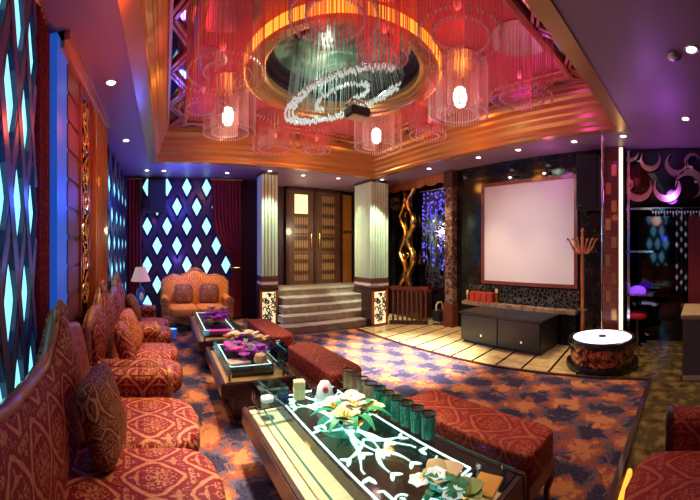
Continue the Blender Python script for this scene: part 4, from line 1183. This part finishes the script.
CH = [
 ('lit strand chandelier on the left, above the second table', .80, 4.28, 3.00, .36, 120, True),
 ('lit strand chandelier at the back right, before the right entrance column', 3.08, 4.30, 3.10, .42, 120, True),
 ('lit strand chandelier on the right of the round opening', 2.95, 2.50, 3.04, .36, 120, True),
 ('dim strand chandelier at the back, towards the stairs', 1.70, 5.05, 3.08, .36, 90, False),
 ('dim strand chandelier behind the hanging crystal spiral', 2.40, 5.02, 3.12, .28, 70, False),
 ('dim strand chandelier at the far right corner of the coffer', 2.95, 1.72, 3.02, .34, 100, False),
 ('large dim strand chandelier nearest to the viewer on the right', 1.86, 1.60, 3.04, .34, 110, False),
 ('dim strand chandelier nearest to the viewer on the left', 1.05, 1.98, 3.02, .34, 110, False),
 ('dim strand chandelier at the left edge of the round opening', .50, 2.90, 3.02, .40, 110, False),
 ('small strand chandelier hanging just before the near rim of the round opening', 1.62, 2.15, 3.02, .22, 60, False),
 ('dim strand chandelier right of the round opening beyond the lit one', 3.30, 3.35, 3.08, .30, 80, False),
 ('dim strand chandelier at the left between the lattice and the lit one', .42, 3.75, 3.06, .30, 80, False),
]
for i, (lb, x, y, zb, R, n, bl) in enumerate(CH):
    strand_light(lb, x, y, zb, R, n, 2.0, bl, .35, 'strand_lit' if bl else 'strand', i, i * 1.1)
# strands and tilted crystal spiral in the middle
t = thing('crystal_chandelier', 'tilted spiral crystal chandelier hanging under the green dome', 'chandelier', (RC[0] + .02, RC[1] - .02, 3.86))
def ring_pt(a, r):
    # tilted ellipse, higher on the viewer's right
    th = -.53
    u, v = r * math.cos(a), r * .80 * math.sin(a)
    x = u * math.cos(th) - v * math.sin(th); y = u * math.sin(th) + v * math.cos(th)
    return Vector((x, y, -.56 + .33 * u))
m = MB(); r5 = random.Random(2)
for k, (r, n) in enumerate(((.70, 120), (.655, 110), (.61, 100), (.36, 46), (.34, 40))):
    a1 = 2 * PI * (.86 if k < 3 else .8)
    for i in range(n):
        a = .25 + (0 if k < 3 else 2.2) + a1 * i / n; p = ring_pt(a, r - (0 if k < 3 else .10 * i / n)); p.z += r5.uniform(-.02, .03)
        m.lathe([(0, -.030), (.014, 0), (0, .030)], p, 5)
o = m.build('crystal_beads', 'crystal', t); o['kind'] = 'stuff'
m = MB()
for r in (.70, .61):
    m.tube([ring_pt(.25 + 2 * PI * .86 * i / 60, r) + Vector((0, 0, .03)) for i in range(61)], .008, 6)
m.build('ring_frame', 'chrome', t, smooth=True)
m = MB()
for i in range(150):
    a = 2 * PI * i / 150 * .99; r = (.70, .62, .45)[i % 3]
    p = ring_pt(a, r); m.tube([(p.x * .85, p.y * .85, -.02), tuple(p)], .0035, 4)
o = m.build('hanging_strands', 'strand_green', t); o['kind'] = 'stuff'
MB().cyl((0, 0, 0), .55, -.03, -.01, 32).build('ceiling_plate', 'green_dome', t)
t = thing('hanging_lamp', 'small dark bracket lamp with tan underside below the crystal spiral', 'lamp', (2.14, 3.37, 3.06))
MB().box(-.13, .13, -.10, .10, 0, .10, bev=.015).build('housing', 'cabinet_black', t)
MB().box(-.10, .10, -.08, .08, -.015, .0, bev=.004).build('lens', 'beige', t)
MB().tube([(-.10, 0, .06), (-.16, 0, .12), (-.08, 0, .20), (.08, 0, .20), (.16, 0, .12), (.10, 0, .06)], .012, 6).build('bracket', 'chrome', t)
MB().tube([(0, 0, .20), (0, 0, .78)], .008, 6).build('rod', 'chrome', t)

t = thing('mirror_sparkle_strands', 'added blue violet glowing strands standing in for recess mirror reflections', 'crystal hanging', (5.22, 5.15, ZC - .25))  # made-up strands in place of blue reflections on the mirror
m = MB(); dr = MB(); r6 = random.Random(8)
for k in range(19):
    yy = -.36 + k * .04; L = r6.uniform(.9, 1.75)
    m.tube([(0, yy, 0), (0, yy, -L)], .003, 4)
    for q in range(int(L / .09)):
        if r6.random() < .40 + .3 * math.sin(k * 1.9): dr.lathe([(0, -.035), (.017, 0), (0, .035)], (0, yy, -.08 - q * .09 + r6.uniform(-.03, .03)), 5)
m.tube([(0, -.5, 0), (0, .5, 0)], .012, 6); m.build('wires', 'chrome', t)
o = dr.build('crystal_drops', 'blue_sparkle', t); o['kind'] = 'stuff'
# ------------------------------------------------------------------ downlights
t = thing('strand_curtain_ring', 'ring of long crystal strands around the lit round opening', 'chandelier', (*RC, ZU))
m = MB(); dr = MB()
for i in range(230):
    a = 2 * PI * i / 230; R = 1.20 + .05 * (i % 2); h = .34 + .05 * math.sin(a * 8)
    wx, wy = RC[0] + R * math.cos(a), RC[1] + R * math.sin(a)
    if any(math.hypot(wx - c[1], wy - c[2]) < c[4] + .03 for c in CH): continue
    m.tube([(R * math.cos(a), R * math.sin(a), -.001), (R * math.cos(a), R * math.sin(a), -h)], .0042, 4)
    dr.lathe([(0, -.02), (.008, 0), (0, .02)], (R * math.cos(a), R * math.sin(a), -h), 5)
o = m.build('strand_curtain', 'strand', t); o['kind'] = 'stuff'
o = dr.build('crystal_drops', 'drop', t); o['kind'] = 'stuff'
DL = [(-.496, 3.10, 'over the middle red sofa'), (-.548, 4.76, 'over the farthest red sofa'), (-.35, 6.58, 'left of the far loudspeaker'), (-.02, 6.62, 'just right of the far loudspeaker'), (1.24, 6.70, 'above the tied curtain'),
      (2.78, 6.46, 'over the left half of the stairs'), (3.57, 6.39, 'over the right half of the stairs'), (4.52, 4.60, 'before the marble pillar'), (4.52, 3.43, 'over the left end of the black cabinet'),
      (4.52, 2.66, 'over the right end of the black cabinet'), (4.52, 1.74, 'before the right loudspeaker'), (4.50, 1.02, 'over the round stage'), (4.0, .16, 'over the dark floor before the counter'), (2.62, .06, 'at the right edge of the plum ceiling'), (2.02, 6.33, 'before the left entrance column'), (4.44, 5.98, 'before the right entrance column')]
proto = None
for x, y, w_ in DL:
    lb = 'small round ceiling downlight ' + w_
    if proto is None:
        proto = thing('downlight', lb, 'downlight', (x, y, ZC - .004), 0, 'ceiling downlights')
        MB().lathe([(.038, -.002), (.055, -.010), (.060, 0), (.038, 0)], seg=20).build('trim_ring', 'trim_ring', proto, smooth=True)
        MB().lathe([(0, -.006), (.038, -.006), (.038, 0), (0, 0)], seg=18).build('lens', 'lamp_white', proto)
    else: dup(proto, (x, y, ZC - .004), label=lb)
t = thing('smoke_detector', 'pale round smoke detector at the right edge of the ceiling', 'smoke detector', (2.70, .20, ZC - .004))
MB().lathe([(0, -.035), (.04, -.03), (.06, -.01), (.06, 0), (0, 0)], seg=22).build('body', 'trim_ring', t, smooth=True)

# ------------------------------------------------------------------ lights
def lamp(kind, loc, col, power, size=.05, rot=None, spot=1.2, blend=.6, name='lamp', sy=None):
    d = bpy.data.lights.new(name, kind); d.color = col; d.energy = power
    if kind == 'AREA':
        d.size = size
        if sy: d.shape = 'RECTANGLE'; d.size_y = sy
    else: d.shadow_soft_size = size
    if kind == 'SPOT': d.spot_size = spot; d.spot_blend = blend
    o = bpy.data.objects.new(name, d); C.objects.link(o); o.location = loc
    if rot is not None: o.rotation_euler = rot
    return o
def aim(o, p):
    o.rotation_euler = (Vector(p) - o.location).to_track_quat('-Z', 'Y').to_euler(); return o
WARM, RED, BLUE, VIO = (1, .72, .42), (1, .06, .05), (.05, .10, 1), (.55, .12, 1)
# downlights, plus added greenish beams on the columns
for (x, y, z), p, pw, sp, c in (
    ((-.496, 3.10, 3.02), (.0, 3.1, 0), 90, 1.0, WARM), ((-.548, 4.76, 3.02), (-.1, 4.7, 0), 50, 1.0, WARM),
    ((2.78, 6.46, 3.02), (2.8, 5.9, 0), 120, 1.2, (1, .82, .55)), ((3.57, 6.39, 3.02), (3.4, 6.9, .6), 120, 1.3, (1, .82, .55)), ((1.24, 6.70, 3.0), (.7, 6.5, .5), 110, 1.1, (1, .6, .25)),
    ((4.52, 4.60, 3.02), (4.4, 4.6, 0), 150, 1.3, WARM), ((4.52, 3.43, 3.02), (4.0, 3.4, 0), 150, 1.3, WARM), ((4.52, 2.66, 3.02), (4.0, 2.5, 0), 130, 1.2, WARM),
    ((4.50, 1.02, 3.02), (4.3, .9, 0), 40, 1.0, WARM), ((4.0, .16, 3.02), (4.1, .3, 0), 120, 1.2, (1, .75, .4)), ((2.62, .06, 3.02), (1.9, .3, 0), 26, .9, WARM),
    ((2.02, 6.05, 3.02), (2.03, 6.5, 1.4), 160, .8, (.84, 1, .72)), ((4.15, 5.55, 3.02), (4.4, 6.1, 1.4), 250, .9, (.86, 1, .72)), ((3.75, 6.6, 3.02), (4.25, 6.4, 1.4), 60, .9, (.86, 1, .72))):
    aim(lamp('SPOT', (x, y, z), c, pw, .04, spot=sp, name='ceiling_beam'), p)
# chandelier bulbs, and added red fills colouring the coffer's ceiling
for lb, x, y, zb, R, n, bl in CH:
    col = (1, .05, .045) if x < 2.6 else (1, .06, .22)
    aim(lamp('SPOT', (x, y, zb + .02), col, 8, .12, spot=2.5, blend=1, name='coffer_red_fill'), (x, y, 9))
    lamp('POINT', (x, y, zb + .2), RED, .8, .10, name='strand_red_fill')
    if bl: lamp('POINT', (x, y, zb + .14), (1, .80, .66), 12, .05, name='chandelier_bulb')
lamp('POINT', (RC[0] - .1, RC[1] + .2, 3.6), (.75, 1, .8), 9, .08, name='dome_fill')  # added greenish fill brightening the dome
lamp('POINT', (3.35, 1.65, 3.30), (.75, .10, 1), 3.5, .08, name='coffer_violet')  # added violet fill for the coffer's right side
# unseen spots: pool on the carpet, near table, sofas
aim(lamp('SPOT', (2.6, 3.2, 3.35), (1, .93, .82), 3800, .08, spot=.80, blend=1.0, name='carpet_pool_beam'), (3.0, 3.7, 0))
aim(lamp('SPOT', (.75, 2.6, 3.35), (1, .92, .76), 800, .08, spot=.70, blend=.9, name='table_beam'), (.80, 1.9, .4))
for x, y, p in ((.20, 1.45, 120), (.18, 2.15, 260), (.10, 2.95, 240), (.05, 3.65, 190), (-.10, 4.5, 110)):
    aim(lamp('SPOT', (x + .45, y + .1, 2.98), (1, .64, .30), p, .05, spot=.62, blend=.9, name='sofa_beam'), (x, y, .4))
lamp('POINT', (.9, 1.3, 2.4), (1, .50, .35), 4, .15, name='sofa_fill')
aim(lamp('SPOT', (.8, 4.6, 3.3), (1, .80, .62), 240, .1, spot=.85, blend=.9, name='far_table_beam'), (.8, 3.6, .4))
aim(lamp('SPOT', (1.9, 1.5, 3.0), (1, .70, .44), 100, .1, spot=1.1, blend=.9, name='bench_beam'), (1.9, 1.3, .4))
aim(lamp('SPOT', (1.6, 4.0, 3.2), (1, .66, .44), 150, .1, spot=.9, blend=.9, name='bench_beam'), (1.45, 3.8, .4))
aim(lamp('SPOT', (.8, 5.3, 3.0), (1, .62, .26), 220, .1, spot=.75, blend=.9, name='gold_sofa_beam'), (.6, 6.6, .7))
# blue and violet wash
lamp('POINT', (.30, 6.2, 2.5), BLUE, 42, .1, name='blue_wash')
lamp('POINT', (.3, 6.3, 1.3), (.20, .12, 1), 14, .1, name='blue_wash')
lamp('POINT', (-.45, 5.2, 2.2), BLUE, 12, .1, name='blue_wash')
lamp('POINT', (-.40, 1.2, 1.9), (.08, .12, 1), 2.5, .1, name='blue_wash')
lamp('POINT', (-.62, 2.36, 1.9), (.05, .14, 1), 1, .05, name='blue_panel_glow')
lamp('POINT', (4.75, .45, 2.35), VIO, 8.5, .1, name='violet_wash')
lamp('POINT', (4.6, 2.2, 2.75), (.85, .25, .8), 3, .1, name='violet_wash')
lamp('POINT', (3.5, .55, 2.6), (.6, .2, 1), 4.5, .1, name='violet_wash')
lamp('POINT', (-.40, 2.6, 2.5), (1, .12, .04), 8, .1, name='red_wash')
# warm light in the coffer's far side and along the right
for x, y in ((1.0, 5.45), (2.4, 5.5), (3.7, 4.8), (3.8, 3.2)):
    lamp('POINT', (x, y, 2.95), (1, .36, .05), 7, .1, name='coffer_warm')
aim(lamp('SPOT', (4.45, 5.3, 3.0), (1, .75, .35), 160, .1, spot=.75, blend=1, name='recess_warm'), (5.25, 6.1, 1.7))
lamp('POINT', (3.3, 6.7, 2.0), (1, .82, .52), 26, .1, name='entrance_warm')
aim(lamp('SPOT', (2.3, 3.0, 3.0), (1, .90, .86), 190, .25, spot=.95, blend=1, name='screen_beam'), (5.0, 2.75, 1.4))
aim(lamp('SPOT', (3.2, .9, 3.0), (1, .75, .5), 90, .1, spot=.6, blend=1, name='stage_beam'), (4.1, 1.4, .4))
aim(lamp('SPOT', (3.9, 1.75, 3.0), (1, .6, .3), 70, .1, spot=.5, blend=1, name='stand_beam'), (4.8, 1.7, 1.3))
wd = bpy.data.worlds.new('world'); S.world = wd; wd.use_nodes = True
wd.node_tree.nodes['Background'].inputs[0].default_value = (.62, .52, .55, 1); wd.node_tree.nodes['Background'].inputs[1].default_value = .085
vs_ = S.view_settings; vs_.view_transform = 'Standard'; vs_.look = 'None'; vs_.exposure = 0; vs_.gamma = 1; vs_.use_curve_mapping = False
S.cycles.use_denoising = True
S.cycles.max_bounces = 8; S.cycles.transparent_max_bounces = 40
S.cycles.sample_clamp_indirect = 4
